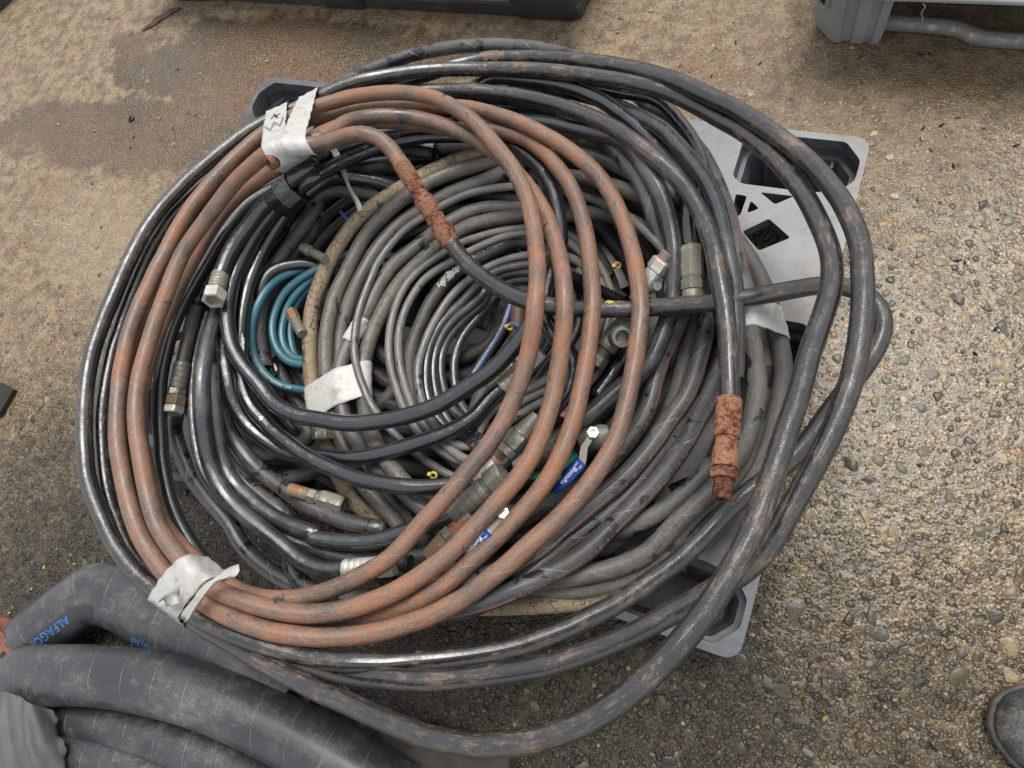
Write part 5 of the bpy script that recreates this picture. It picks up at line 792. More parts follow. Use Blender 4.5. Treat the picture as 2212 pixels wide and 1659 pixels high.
bh3, bP3, bw3, bh3h = big_hose('large_hose', [(*(-0.5198, -0.9418, 0.0400), .040, .030), (*(-0.4509, -0.9001, 0.0500), .042, .036), (*(-0.3576, -0.8633, 0.0480), .044, .044), (*(-0.2421, -0.8402, 0.0460), .045, .045), (*(-0.1143, -0.8248, 0.0460), .045, .045), (*(0.0380, -0.8169, 0.0460), .045, .045)],
    'thick grey hose, second from the bottom edge, with pale spiral wrap lines')
bh4, bP4, bw4, bh4h = big_hose('large_hose', [(*(-0.5174, -0.9779, 0.0400), .044, .036), (*(-0.4353, -0.9380, 0.0500), .046, .044), (*(-0.3262, -0.9062, 0.0500), .047, .047), (*(-0.2090, -0.8900, 0.0480), .047, .047), (*(-0.0818, -0.8787, 0.0480), .047, .047)],
    'thick dark hose at the bottom edge running out from under the grey plastic wrap')
def print_big(P, rw, rh, near, text, size, angle, mat, parent, flip=False, lift=.001):
    T, U, S = frames(P); s = arclen(P); i = int(np.argmin(np.linalg.norm(P - np.asarray(near), axis=1))); V, F = text_geo(text, size); sg = -1 if flip else 1
    q = s[i] + sg * V[:, 0]; a = angle + sg * V[:, 1] / .048
    I = lambda A: np.stack([np.interp(q, s, A[:, k]) for k in range(3)], 1)
    X = I(P) + I(U) * ((np.interp(q, s, rh) + lift) * np.cos(a))[:, None] + I(S) * ((np.interp(q, s, rw) + lift) * np.sin(a))[:, None]
    return obj('lettering', X, F, mat, parent, smooth=False)
def band_big(P, rw, rh, near, length, wid, angle, mat, parent, lift=.0005):
    T, U, S = frames(P); s = arclen(P); i = int(np.argmin(np.linalg.norm(P - np.asarray(near), axis=1)))
    q = np.linspace(s[i] - length / 2, s[i] + length / 2, 30); V = []; F = []
    for x in q:
        for a in np.linspace(angle - wid / .096, angle + wid / .096, 5):
            I = lambda A: np.array([np.interp(x, s, A[:, k]) for k in range(3)])
            V.append(I(P) + I(U) * (np.interp(x, s, rh) + lift) * math.cos(a) + I(S) * (np.interp(x, s, rw) + lift) * math.sin(a))
    F = [(i * 5 + j, i * 5 + j + 1, (i + 1) * 5 + j + 1, (i + 1) * 5 + j) for i in range(29) for j in range(4)]
    return obj('print_band', V, F, mat, parent)
MT['band_dark'] = plain('dark_print_band', (.028, .028, .030), .5, .2)
band_big(bP2, bw2, bh2h, (-0.4885, -0.7603, 0.0900), .22, .022, -.62, 'band_dark', bh2)
print_big(bP2, bw2, bh2h, (-0.4914, -0.7898, 0.0900), 'ALFAGOMMA', .021, -.62, 'ink_blue', bh2, True)
print_big(bP2, bw2, bh2h, (-0.3032, -0.6825, 0.0900), '20 PSI) AIR', .015, -.70, 'ink_blue', bh2, True)
# torn plastic wrap over the hose ends
wp = [[(-0.5551, -0.8778, 0.1200), (-0.4794, -0.8530, 0.1350), (-0.4292, -0.8482, 0.1400), (-0.4058, -0.8519, 0.1180)], [(-0.5330, -0.9157, 0.1200), (-0.4549, -0.8756, 0.1400), (-0.3970, -0.8673, 0.1420), (-0.3863, -0.8684, 0.1120)], [(-0.5152, -0.9467, 0.1180), (-0.4282, -0.9015, 0.1420), (-0.3753, -0.8901, 0.1400), (-0.3569, -0.8884, 0.1120)], [(-0.4959, -0.9818, 0.1120), (-0.4143, -0.9380, 0.1320), (-0.3570, -0.9192, 0.1320), (-0.3319, -0.9124, 0.1080)], [(-0.4787, -1.0256, 0.1000), (-0.4046, -0.9873, 0.1120), (-0.3502, -0.9643, 0.1120), (-0.3144, -0.9523, 0.0950)]]
def grid_patch(G, nu, nv):
    G = np.asarray(G, float); A = []
    for row in G:
        P = catmull(row, .004); t = np.linspace(0, len(P) - 1, nv); A.append(np.stack([np.interp(t, np.arange(len(P)), P[:, k]) for k in range(3)], 1))
    A = np.array(A); B = []
    for j in range(nv):
        P = catmull(A[:, j], .004); t = np.linspace(0, len(P) - 1, nu); B.append(np.stack([np.interp(t, np.arange(len(P)), P[:, k]) for k in range(3)], 1))
    return np.array(B)
B = grid_patch(wp, 46, 40); nv, nu = B.shape[:2]
jj, ii = np.meshgrid(np.arange(nu), np.arange(nv)); fold = .0045 * np.sin(ii * .42 + jj * .05 + 1.1 * np.sin(jj * .11)) + .0022 * np.sin(ii * .95 - jj * .13 + 2 * np.sin(jj * .07)) + .0010 * np.sin(jj * .33 + ii * .2)
B = B + fold[..., None] * np.array([.1, .2, 1.]); B[-1, :, :2] += (.0035 * np.sin(jj[-1] * .37) + .0012 * np.sin(jj[-1] * 1.1))[:, None]
V = np.vstack([B.reshape(-1, 3), B.reshape(-1, 3) - np.array([0, 0, .0012])]); m = nu * nv
F = [q for i in range(nv - 1) for j in range(nu - 1) for q in ((i * nu + j, (i + 1) * nu + j, (i + 1) * nu + j + 1, i * nu + j + 1), (m + i * nu + j, m + i * nu + j + 1, m + (i + 1) * nu + j + 1, m + (i + 1) * nu + j))]
edge = [j for j in range(nu)] + [i * nu + nu - 1 for i in range(1, nv)] + [(nv - 1) * nu + j for j in range(nu - 2, -1, -1)] + [i * nu for i in range(nv - 2, 0, -1)]
F += [(a, b, m + b, m + a) for a, b in zip(edge, edge[1:] + edge[:1])]
tag(obj('plastic_wrap', V, F, 'wrap_grey', None, np.vstack([np.stack([ii.ravel() / 20, jj.ravel() / 20], 1)] * 2)), 'crumpled grey plastic sheet wrapped over the thick hoses in the bottom left corner', 'wrap')
# rusty flange and timber
fc = np.array((-0.5813, -0.8380, 0.0950))
fl = thing('pipe_flange', 'rusty brown steel flange at the left edge above the thick hoses', 'flange', (fc[0], fc[1], 0))
q = round_poly([(-.16, -.05), (.0, -.052), (.034, -.018), (.030, .022), (-.01, .05), (-.16, .05)], .03, 6); n = len(q)
MT['flange_rust'] = plain('smooth_rust', (.155, .050, .026), .62, .35, 60, .5)
rz = .25; rq = [(a * math.cos(rz) - b * math.sin(rz), a * math.sin(rz) + b * math.cos(rz)) for a, b in q]
V = [(fc[0] + a * k, fc[1] + b * k, z) for z, k in ((.045, .98), (.048, 1.), (fc[2] - .003, 1.), (fc[2], .97)) for a, b in rq]
obj('plate', V, [(k * n + i, k * n + (i + 1) % n, (k + 1) * n + (i + 1) % n, (k + 1) * n + i) for k in range(3) for i in range(n)] + [tuple(3 * n + i for i in range(n)), tuple(range(n))[::-1]], 'flange_rust', fl, smooth=False)
lathe('bolt_hole', fc + np.array([.008, .012, -.002]), (0, 0, 1), [(0, .006), (.0026, .006)], 'dark_void', fl, 16)
lathe('neck', (fc[0] - .07, fc[1], 0.), (0, 0, 1), [(0, .05), (.046, .05)], 'flange_rust', fl, 24)
MT['wood'] = plain('weathered_timber', (.045, .038, .030), .8, .45, 18, .5)
def plank(a, b, w, z0, z1, label):
    a, b = np.array(a[:2]), np.array(b[:2]); d = unit(b - a); nrm = np.array([-d[1], d[0]]) * w / 2
    c = [a - nrm, b - nrm, b + nrm, a + nrm]; V = [(*p, z) for z in (z0, z1 - .003) for p in c] + [(*(p + (np.mean(c, 0) - p) * .02), z1) for p in c]
    o = obj('timber_board', V, [(3, 2, 1, 0), (8, 9, 10, 11)] + [(k * 4 + i, k * 4 + (i + 1) % 4, (k + 1) * 4 + (i + 1) % 4, (k + 1) * 4 + i) for k in range(2) for i in range(4)], 'wood', None, smooth=False); return tag(o, label, 'board')
plank((0.1361, -0.6946, 0.0300), (0.3391, -0.6584, 0.0300), .07, .0, .035, 'weathered grey timber board under the lowest black hose at the bottom edge')
plank((-0.3999, -0.8428, 0.0200), (-0.1249, -0.7862, 0.0200), .06, .0, .022, 'dirty timber board lying between the two thick grey hoses')

# ------------------------------------------------------------------ things at the frame edges
MT['boot_leather'] = rubber('black_boot_leather', (.022, .025, .027), (.05, .054, .056), .38, (.17, .15, .12), .18, .15, 300.)
MT['boot_rubber'] = plain('dusty_boot_rubber', (.085, .075, .065), .6, .4, 40)
MT['boot_mesh'] = (lambda M: M.done(M.mix(M.step(M.voro(M.coord(), 700), .25, .42), (.03, .03, .03), (.13, .126, .118)), .8, M.bump(M.voro(M.coord(), 700), .4, .001)))(Mat('boot_mesh'))
bo = thing('boot', 'black work boot toe with grey mesh upper at the right bottom edge', 'boot', (1.04, -.34, 0))
def boot_ring(z, k, n=40, toe=.0, back=.29):
    out = []
    for i in range(n):
        a = 2 * math.pi * i / n; c, s_ = math.cos(a), math.sin(a); t = (1 - c) / 2          # c=-1 toe
        wd = .050 + .008 * math.exp(-((t - .70) / .2) ** 2) - .012 * math.exp(-((t - .4) / .15) ** 2)
        xx = .909 + back / 2 + toe - (back / 2 - toe) * -c * k if False else .903 + back / 2 + c * (back / 2) * k + toe
        out.append((xx, -.352 + 1.32 * wd * k * (abs(s_) ** .8) * (1 if s_ > 0 else -1), z))
    return out
def loft(name, rings, mat, parent, cap=True, smooth=True):
    n = len(rings[0]); V = [p for r in rings for p in r]; F = [(k * n + i, k * n + (i + 1) % n, (k + 1) * n + (i + 1) % n, (k + 1) * n + i) for k in range(len(rings) - 1) for i in range(n)]
    if cap: F += [tuple(range(n))[::-1], tuple((len(rings) - 1) * n + i for i in range(n))]
    return obj(name, V, F, mat, parent, [(p[0], p[1] * 5) for p in V], smooth)
loft('sole', [boot_ring(.0, .96), boot_ring(.004, .99), boot_ring(.018, 1.0), boot_ring(.024, .985)], 'boot_rubber', bo)
loft('toe_cap', [boot_ring(.0242, .965), boot_ring(.036, .965), boot_ring(.048, .93, toe=.006), boot_ring(.060, .84, toe=.016), boot_ring(.068, .70, toe=.03), boot_ring(.072, .5, toe=.045)], 'boot_leather', bo)
loft('mesh_panel', [[(x + .012, y, z) for x, y, z in boot_ring(.050, .86, toe=.016)], [(x + .014, y, z) for x, y, z in boot_ring(.064, .80, toe=.026)], [(x + .020, y, z) for x, y, z in boot_ring(.072, .68, toe=.036)], [(x + .03, y, z) for x, y, z in boot_ring(.077, .5, toe=.05)]], 'boot_mesh', bo)
loft('ankle_shaft', [[(1.12 + .075 * math.cos(a), -.338 + .05 * math.sin(a), .06) for a in np.linspace(0, 6.283, 32, endpoint=False)], [(1.14 + .06 * math.cos(a), -.338 + .048 * math.sin(a), .13) for a in np.linspace(0, 6.283, 32, endpoint=False)], [(1.145 + .06 * math.cos(a), -.338 + .05 * math.sin(a), .19) for a in np.linspace(0, 6.283, 32, endpoint=False)]], 'boot_leather', bo)
fb = (-1.9395, 0.6976, 0.0000)
q = round_poly([(fb[0] - .09, fb[1] - .055), (fb[0] + .075, fb[1] - .075), (fb[0] + .11, fb[1] + .02), (fb[0] + .1, fb[1] + .12), (fb[0] - .09, fb[1] + .12)], .04, 6)
bk = thing('pallet_foot_block', 'rounded black plastic block at the top left corner', 'block', (fb[0], fb[1], 0))
slab('block_body', q, [], .0, .075, 'black_plastic', bk); slab('block_lip', [(fb[0] + (a - fb[0]) * .94, fb[1] + (b - fb[1]) * .94) for a, b in q], [], .0752, .085, 'black_plastic', bk)
mt_ = thing('rubber_mat', 'dark brown rubber mat corner at the left edge', 'mat', (-1.1, -.42, 0))
MT['mat'] = plain('dark_mat', (.020, .015, .012), .85, .3, 60, .8)
slab('mat_sheet', [(-0.9954, -0.3915), (-0.9975, -0.4549), (-1.1072, -0.4983), (-1.1820, -0.4081), (-1.0393, -0.3868)], [], .0005, .012, 'mat', mt_)

# ------------------------------------------------------------------ hoses
MT['bed'] = rubber('grimy_black_rubber', (.020, .019, .019), (.036, .033, .030), .5, (.07, .06, .05), .1, .15, 300.)
ROOT = {}
def hose(key, name, label, mat, seg=16, parts=False, wobble=.012, part_name='tube', group=None):
    r, P = PATH[key]
    if parts:
        z = P[:, 2].min(); root = thing(name, label, 'hose', (P[:, 0].mean(), P[:, 1].mean(), z - r), group)
        t = tube(part_name, P, r, mat, root, seg, True, wobble=wobble); ROOT[key] = root
    else:
        t = tube(name, P, r, mat, None, seg, True, wobble=wobble); tag(t, label, 'hose', group); ROOT[key] = t
    return ROOT[key]

def tip(key, end=True):
    r, P = PATH[key]
    if end: return P[-1], unit(P[-1] - P[-5])
    return P[0], unit(P[0] - P[4])

hose('brown', 'coiled_hose', 'rust brown hose coiled in four big turns on top of the heap, taped twice', 'brown', 20, True)
hose('black_long', 'coiled_hose', 'long dusty black hose making the widest outer loops, ending in a rusted fitting', 'black_dusty', 20, True)
hose('smooth_black', 'rubber_hose', 'smooth matt black hose just inside the brown coil on the left', 'black_smooth')
hose('nut_black', 'rubber_hose', 'black hose on the left ending in an open hex nut that faces up', 'black', 16, True)
hose('loop_black', 'rubber_hose', 'shiny black hose looping over the coils in the middle of the heap', 'black')
hose('under_black', 'rubber_hose', 'shiny black hose, lowest of the three that sweep across the middle', 'black')
hose('ferrule_black', 'rubber_hose', 'shiny wet black hose ending in a zinc ferrule under the brown coil', 'black', 16, True)
hose('crimp_black', 'rubber_hose', 'black hose with bluish sheen ending in a bright crimp at the bottom', 'black_grey', 16, True)
hose('edge_black', 'rubber_hose', 'worn black hose running under the open hex nut on the left', 'black_grey')
hose('valve_black', 'rubber_hose', 'worn black hose ending in a large dull ferrule near the lower valve', 'black_grey', 16, True)
hose('cap_grey', 'rubber_hose', 'short grey brown hose end closed with a bright hex cap', 'plain_grey', 16, True)
hose('sae_black', 'rubber_hose', 'black hose with raised lettering curving down the right of the brown coil', 'black_grey', 16, True)
hose('ferrule_right', 'rubber_hose', 'black hose ending in an upright zinc ferrule at the right of the heap', 'black', 16, True)
hose('tail_right_a', 'rubber_hose', 'black hose just outside the dusty one with the rusted end, upper right', 'black_grey')
hose('tail_right_b', 'rubber_hose', 'thin black hose dipping down beside the pallet hole, upper right', 'black')
hose('striped_outer', 'coiled_hose', 'grey cloth wrapped hose with a reddish print stripe, outer turn of the heap', 'striped', 16, True)
hose('striped_inner', 'coiled_hose', 'grey cloth wrapped hose with a reddish print stripe, two inner turns', 'striped', 16, True)
hose('striped_third', 'coiled_hose', 'grey cloth wrapped hose with a reddish stripe, half hidden between two others at lower right', 'striped')
hose('plain_dark', 'rubber_hose', 'dark grey hose between the striped hoses on the right', 'low')
hose('tan', 'coiled_hose', 'tan cracked hose, outermost of the taped coil in the middle', 'tan')
hose('grey_coil_a', 'coiled_hose', 'grey brown hose next to the tan cracked one in the taped coil', 'grey_brown')
hose('grey_coil_b', 'coiled_hose', 'grey brown hose, third from the tan one in the taped coil', 'plain_grey')
hose('grey_coil_c', 'coiled_hose', 'grey hose with one white tape patch of its own in the middle coil', 'plain_grey')
hose('grey_coil_d', 'coiled_hose', 'wide brownish hose just outside the thin grey coil', 'grey_brown')
hose('grey_coil_e', 'coiled_hose', 'dark hose spotted with white paint inside the thin grey coil', 'low')
hose('thin_grey', 'thin_hose', 'thin pale grey hose wound in several turns in the middle', 'thin', 12)
hose('thin_black', 'thin_hose', 'thin shiny black hose wound in the innermost turns', 'thin_black', 12)
hose('teal', 'thin_hose', 'teal blue welding hose coiled at the left of the tan hose', 'teal', 14, True)
hose('blue_stripe', 'rubber_hose', 'black hose with a bright blue print stripe in the centre hollow', 'blue_line', 14, True)
hose('short_dark', 'rubber_hose', 'dark hose arching over the top of the teal coil', 'black_smooth')
low_labels = dict(low_a='grey hose crossing low behind the lower black sweeps, nearest the white tape', low_b='grey hose crossing low beside the hanging hex nut', low_c='pale grey hose end lying low beneath the lowest black sweep',
    low_d='grey hose lying on the ground across the gap on the left', low_e='dim grey hose deep behind the hanging tape strip', low_f='dim grey hose below the hanging tape strip', low_g='dim grey hose under the teal coil',
    low_h='dark hose at the bottom of the centre hollow', low_i='dark hose under the zinc ferrule in the middle', low_j='short pale muddy hose between two brown turns', low_k='dim grey hose under the rust brown turns at the top',
    low_l='dark hose in the shade left of the black sweeps', low_m='black hose below the tee fitting', low_n='speckled grey hose below the striped hoses at lower right', low_o='thinner grey hose just below the speckled one at lower right', low_p='thinner grey hose, lowest of the two at lower right')
for k, l in low_labels.items(): hose(k, 'rubber_hose', l, {'low_m': 'black', 'low_j': 'tan', 'low_l': 'black_smooth'}.get(k, 'low'))

th = np.linspace(0, 2 * math.pi * 9, 900); rr_ = np.linspace(.10, .43, 900)
PATH['bed'] = (.0112, np.stack([.03 + rr_ * np.cos(-th) * 1.02, -.03 + rr_ * np.sin(-th) * .82, np.full(900, DECK + .0116) + .001 * np.sin(th * 3.3)], 1))
hose('bed', 'coiled_hose', 'dark grimy hose in flat turns on the pallet at the bottom of the heap', 'bed', 10, wobble=.0)
# ---- white paint blotches on the dark inner hose
def blotch(key, near, L, ang, wd, mat, seed):
    r, P = PATH[key]; T, U, S = frames(P); s = arclen(P); i = int(np.argmin(np.linalg.norm(P - np.asarray(near), axis=1))); g = np.random.default_rng(seed)
    V, F = [], []; n = 14
    for k in range(n):
        q = s[i] + (k / (n - 1) - .5) * L; e = math.sin(math.pi * (k + .3) / (n - .4)) ** .5; a0 = ang + g.normal() * wd * .18; h = wd * e * g.uniform(.5, 1.1)
        I = lambda A: np.array([np.interp(q, s, A[:, m]) for m in range(3)])
        for a in np.linspace(a0 - h, a0 + h, 5): V.append(I(P) + (r + .0007) * (math.cos(a) * I(U) + math.sin(a) * I(S)))
    F = [(k * 5 + j, k * 5 + j + 1, (k + 1) * 5 + j + 1, (k + 1) * 5 + j) for k in range(n - 1) for j in range(4)]
    return obj('paint_mark', V, F, mat, ROOT[key])
MT['paint_white'] = (lambda M: M.done(M.mix(M.step(M.noise(M.coord(), 150, 5, .7), .50, .58), (.50, .48, .42), (.05, .048, .045)), .6))(Mat('flaking_paint'))
blotch('grey_coil_e', (0.0331, 0.0163, 0.1900), .05, .3, .7, 'paint_white', 1); blotch('grey_coil_e', (0.0691, 0.0520, 0.1900), .06, -.3, .6, 'paint_white', 2); blotch('grey_coil_e', (0.1069, 0.0882, 0.1900), .07, -.2, .6, 'paint_white', 3)
blotch('under_black', (-0.2453, -0.2050, 0.2400), .04, -.9, .25, 'ink_white', 4); blotch('under_black', (-0.1500, -0.3218, 0.2400), .010, -.2, .3, 'ink_white', 5)
blotch('black_long', (0.3168, 0.0007, 0.2400), .012, .5, .35, 'yellow', 6); blotch('black_long', (-0.0281, 0.4129, 0.2000), .045, .0, 1.2, 'brown', 7)

# ---- end fittings
def seq(root, o, ax, items):
    """items: (name, kind, length, radius, material[, hole])"""
    o = np.array(o, float); ax = unit(np.array(ax, float))
    for it in items:
        nm, kind, L, r, m = it[:5]; hole = it[5] if len(it) > 5 else None
        if kind == 'hex': hexnut(nm, o, ax, L, r, m, root, hole=hole)
        elif kind == 'thread': thread(nm, o, ax, L, r, m, root, hole=hole)
        elif kind == 'ferrule':
            n = 5; prof = [(0, r * .94), (L * .04, r)]
            for k in range(1, n): prof += [(L * (k / n - .03), r), (L * k / n, r * .96), (L * (k / n + .03), r)]
            prof += [(L * .96, r), (L, r * .93)]; lathe(nm, o, ax, prof, m, root, 24, 0, True)
        elif kind == 'cyl':
            prof = [(0, r * .95), (L * .06, r), (L * .94, r), (L, r * .95)]
            if hole: prof += [(L + .0001, hole), (L * .3, hole * .95), (L * .3, .0004)]
            lathe(nm, o, ax, prof, m, root, 24, 0, True)
        elif kind == 'cone': lathe(nm, o, ax, [(0, r), (L, hole or r * .7)], m, root, 24, 0, True)
        o = o + ax * L
    return o

o, d = tip('brown', False); seq(ROOT['brown'], o - d * .004, d, [('rusted_end', 'cyl', .030, .0120, 'rust', .006)])
a, _ = tip('brown'); b, _ = tip('black_long', False); L = np.linalg.norm(b - a); ax = (b - a) / L; a = a - ax * .004; L += .008
def rusty(nm, f0, f1, prof, sides=28, m='rust'): lathe(nm, a + ax * L * f0, ax, [(L * (f1 - f0) * p, r) for p, r in prof], m, ROOT['brown'], sides, .3, sides > 8)
rusty('ferrule', 0, .245, [(0, .0128), (.06, .0138), (.5, .0142), (.9, .0136), (1, .0126)])
rusty('collar', .247, .345, [(0, .0118), (.2, .0128), (.8, .0128), (1, .0116)])
rusty('coupling_nut', .347, .475, [(0, .0112), (.1, .0122), (.55, .0128), (.8, .0160), (1, .0158)], 6)
rusty('coupling_body', .477, .645, [(0, .0148), (.1, .0156), (.5, .0150), (1, .0146)])
rusty('coupling_nut', .647, .76, [(0, .0142), (.1, .0148), (.8, .0146), (1, .0136)], 6)
rusty('ferrule', .762, 1.0, [(0, .0150), (.12, .0168), (.5, .0172), (.85, .0156), (1, .0146)])
o, d = tip('black_long'); d = unit(np.array((0.5358, -0.2237, 0.3185)) - o); fo = o - d * .006
seq(ROOT['black_long'], fo, d, [('ferrule', 'ferrule', .049, .0152, 'rust_bright'), ('neck', 'cyl', .013, .0126, 'rust_bright'), ('body', 'cone', .024, .0138, 'rust_bright', .0158), ('hex_nut', 'hex', .013, .0158, 'rust'), ('thread', 'thread', .024, .0112, 'rust', .0075)])
o, d = tip('nut_black'); d = unit(np.array((-0.2701, -0.1696, 0.3099)) - o); seq(ROOT['nut_black'], o - d * .006, d, [('ferrule', 'ferrule', .036, .0140, 'metal'), ('collar', 'cyl', .005, .0125, 'metal_dull'), ('hex_nut', 'hex', .022, .0188, 'metal_bright', .0125)])
e = o - d * .006 + d * .0605; lathe('bore', e, d, [(-.002, .0118), (-.0015, .0118)], 'metal_rusty', ROOT['nut_black'], 20)
o, d = tip('cap_grey'); seq(ROOT['cap_grey'], o - d * .006, d, [('ferrule', 'ferrule', .046, .0138, 'metal_dull'), ('collar', 'hex', .012, .0145, 'metal_dull'), ('swivel_nut', 'hex', .018, .0168, 'metal_rusty'), ('hex_cap', 'hex', .013, .0168, 'metal_bright')])
o, d = tip('crimp_black'); seq(ROOT['crimp_black'], o - d * .004, d, [('ferrule', 'ferrule', .048, .0138, 'metal_bright'), ('hex_nut', 'hex', .03, .0165, 'metal_bright')])
o, d = tip('valve_black'); d = unit(np.array((0.2362, -0.2984, 0.2381)) - o); ve = seq(ROOT['valve_black'], o - d * .004, d, [('ferrule', 'ferrule', .062, .0165, 'metal_dull'), ('collar', 'cyl', .006, .0145, 'steel_dark'), ('hex_nut', 'hex', .026, .0195, 'metal_dull')])
o, d = tip('ferrule_black', False); seq(ROOT['ferrule_black'], o - d * .004, d, [('ferrule', 'ferrule', .044, .0140, 'metal'), ('hex_nut', 'hex', .034, .0182, 'metal_bright')])
o, d = tip('ferrule_right'); d = unit(np.array((0.4273, 0.0381, 0.2370)) - o); seq(ROOT['ferrule_right'], o - d * .005, d, [('ferrule', 'hex', .048, .0160, 'metal'), ('hex_collar', 'hex', .016, .0165, 'metal_dull'), ('tail_nut', 'cyl', .02, .0150, 'metal')])
o, d = tip('sae_black'); seq(ROOT['sae_black'], o - d * .004, d, [('ferrule', 'ferrule', .044, .0165, 'metal_dull'), ('hex_nut', 'hex', .022, .0180, 'metal_dull')])

# ---- loose fittings
def line_thing(name, label, p0, p1, items, cat='fitting'):
    p0, p1 = np.array(p0), np.array(p1); L = np.linalg.norm(p1 - p0); tot = sum(i[2] for i in items); k = L / tot
    t = thing(name, label, cat, (p0[0], p0[1], min(p0[2], p1[2]) - .015))
    seq(t, p0, p1 - p0, [(i[0], i[1], i[2] * k, *i[3:]) for i in items]); return t
line_thing('pipe_adaptor', 'grey hex adaptor with a rusty thread and pink sealing tape, lower middle', (0.2700, -0.1805, 0.2320), (0.2173, -0.2993, 0.2250),
    [('tail', 'cone', .30, .0085, 'metal_dull', .0150), ('hex_body', 'hex', .22, .0165, 'metal_dull'), ('collar', 'cyl', .10, .0150, 'metal'), ('thread', 'thread', .10, .0105, 'metal_rusty'), ('sealing_tape', 'cyl', .06, .0098, 'pink'), ('nipple', 'cyl', .12, .0105, 'metal_bright'), ('swivel', 'hex', .10, .0110, 'metal_bright'), ('shank', 'cone', .16, .0105, 'metal_bright', .0075)])
line_thing('pipe_adaptor', 'bright zinc hex adaptor with a coarse thread behind the brown coil', (0.2966, -0.0851, 0.2220), (0.2975, -0.1695, 0.2120),
    [('hex_body', 'hex', .36, .0165, 'metal_bright'), ('thread', 'thread', .20, .0140, 'metal'), ('elbow', 'cyl', .28, .0135, 'metal_dull'), ('sealing_tape', 'cyl', .10, .0112, 'pink')])
tee = thing('tee_fitting', 'grey steel tee fitting with an open threaded port between brown turns', 'fitting', (0.3322, -0.0291, 0.1996))
p0, p1 = np.array((0.3467, -0.0066, 0.2180)), np.array((0.3214, -0.0685, 0.2082)); dd = unit(p1 - p0); L = np.linalg.norm(p1 - p0)
lathe('body', p0, dd, [(0, .0125), (.006, .0150), (L * .30, .0158), (L * .45, .0168), (L * .72, .0158), (L * .8, .0140)], 'steel_dark', tee, 8, .3, False)
thread('thread', p0 + dd * L * .8, dd, L * .2, .0105, 'steel_dark', tee); hexnut('hex_nut', p0 + dd * L * .98, dd, .016, .0135, 'metal_dull', tee)
pc = p0 + dd * L * .48; pd = unit(np.array((0.3605, -0.0519, 0.2620)) - pc)
lathe('port', pc, pd, [(0, .0135), (.030, .0135), (.033, .0145), (.044, .0145), (.0455, .0138), (.0456, .0100), (.030, .0095), (.018, .009), (.018, .0004)], 'steel_dark', tee, 28, 0, True)
lathe('bore', pc + pd * .030, pd, [(0, .0092), (.001, .0092)], 'metal_rusty', tee, 20)
line_thing('needle_valve', 'silver valve with a pink banded hex nut beside the embossed black hose', (0.3810, 0.0855, 0.2570), (0.3460, 0.0223, 0.2180),
    [('tail', 'cyl', .14, .0100, 'metal_dull'), ('pink_band', 'cyl', .02, .0115, 'pink'), ('hex_nut', 'hex', .22, .0150, 'metal_bright'), ('body', 'cyl', .40, .0130, 'metal_bright'), ('red_band', 'cyl', .10, .0118, 'red'), ('stub', 'cyl', .12, .0095, 'metal')])
wn_ = thing('wing_nut', 'crumpled bright wing nut on the silver valve', 'fitting', (0.3716, 0.0579, 0.2050))
wp0 = np.array((0.3647, 0.0505, 0.2220)); wd_ = unit(np.array((0.3923, 0.0321, 0.2550)) - wp0)
lathe('hub', wp0, wd_, [(0, .006), (.003, .009), (.006, .007), (.009, .010), (.012, .0075), (.015, .0095), (.020, .006)], 'metal_bright', wn_, 20, 0, True)
for k in (-1, 1): lathe('wing', wp0 + wd_ * .008, unit(np.array([-wd_[1], wd_[0], .2]) * k), [(0, .0045), (.008, .0062), (.014, .0052), (.018, .002)], 'metal_bright', wn_, 8, .4, False)
line_thing('hex_fitting', 'dull hex socket fitting pointing right in the lower left of the heap', (-0.0727, -0.3881, 0.2123), (0.0142, -0.3831, 0.1920),
    [('hose_tail', 'cyl', .28, .0100, 'metal_rusty'), ('collar', 'hex', .12, .0115, 'metal_dull'), ('neck', 'cyl', .05, .0105, 'steel_dark'), ('hex_nut', 'hex', .34, .0158, 'metal_dull', .0108)])
line_thing('hex_fitting', 'zinc hex nut hanging below the white tape patch in the middle', (-0.0715, -0.2715, 0.2050), (-0.0610, -0.3009, 0.1989), [('ferrule', 'cyl', .3, .0125, 'metal_dull'), ('hex_nut', 'hex', .45, .0165, 'metal', .0125)])
line_thing('hex_fitting', 'small muddy brass hex fitting above the teal coil', (-0.1761, -0.0168, 0.2274), (-0.2479, 0.0035, 0.2066), [('ferrule', 'ferrule', .5, .0075, 'metal_dull'), ('neck', 'cyl', .15, .006, 'metal_dull'), ('hex_nut', 'hex', .35, .0095, 'metal')])
line_thing('hex_fitting', 'rusty hose fitting lying under the teal coil', (-0.2265, -0.1103, 0.1926), (-0.1745, -0.1468, 0.2050), [('hex_nut', 'hex', .4, .0105, 'metal_rusty'), ('ferrule', 'ferrule', .6, .009, 'metal_dull')])
line_thing('pipe_reducer', 'rusty pipe reducer above the lower blue lever', (0.1847, -0.4093, 0.2216), (0.2271, -0.3371, 0.2250), [('cone', 'cone', .42, .0105, 'metal_rusty', .0150), ('collar', 'hex', .16, .0155, 'metal_dull'), ('rusted_ring', 'cyl', .26, .0130, 'rust_bright'), ('hex_nut', 'hex', .16, .0145, 'metal_dull')])
# corrugated guard
c0, c1 = np.array((0.2462, 0.0365, 0.2276)), np.array((0.3274, 0.0231, 0.2022)); L = np.linalg.norm(c1 - c0)
cg = lathe('corrugated_sleeve', c0, c1 - c0, [(L * (k / 34), .0105 if k % 2 else .0078) for k in range(35)], 'corrugated', None, 22, 0, True); tag(cg, 'black corrugated sleeve lying under the crossing black hose', 'sleeve')
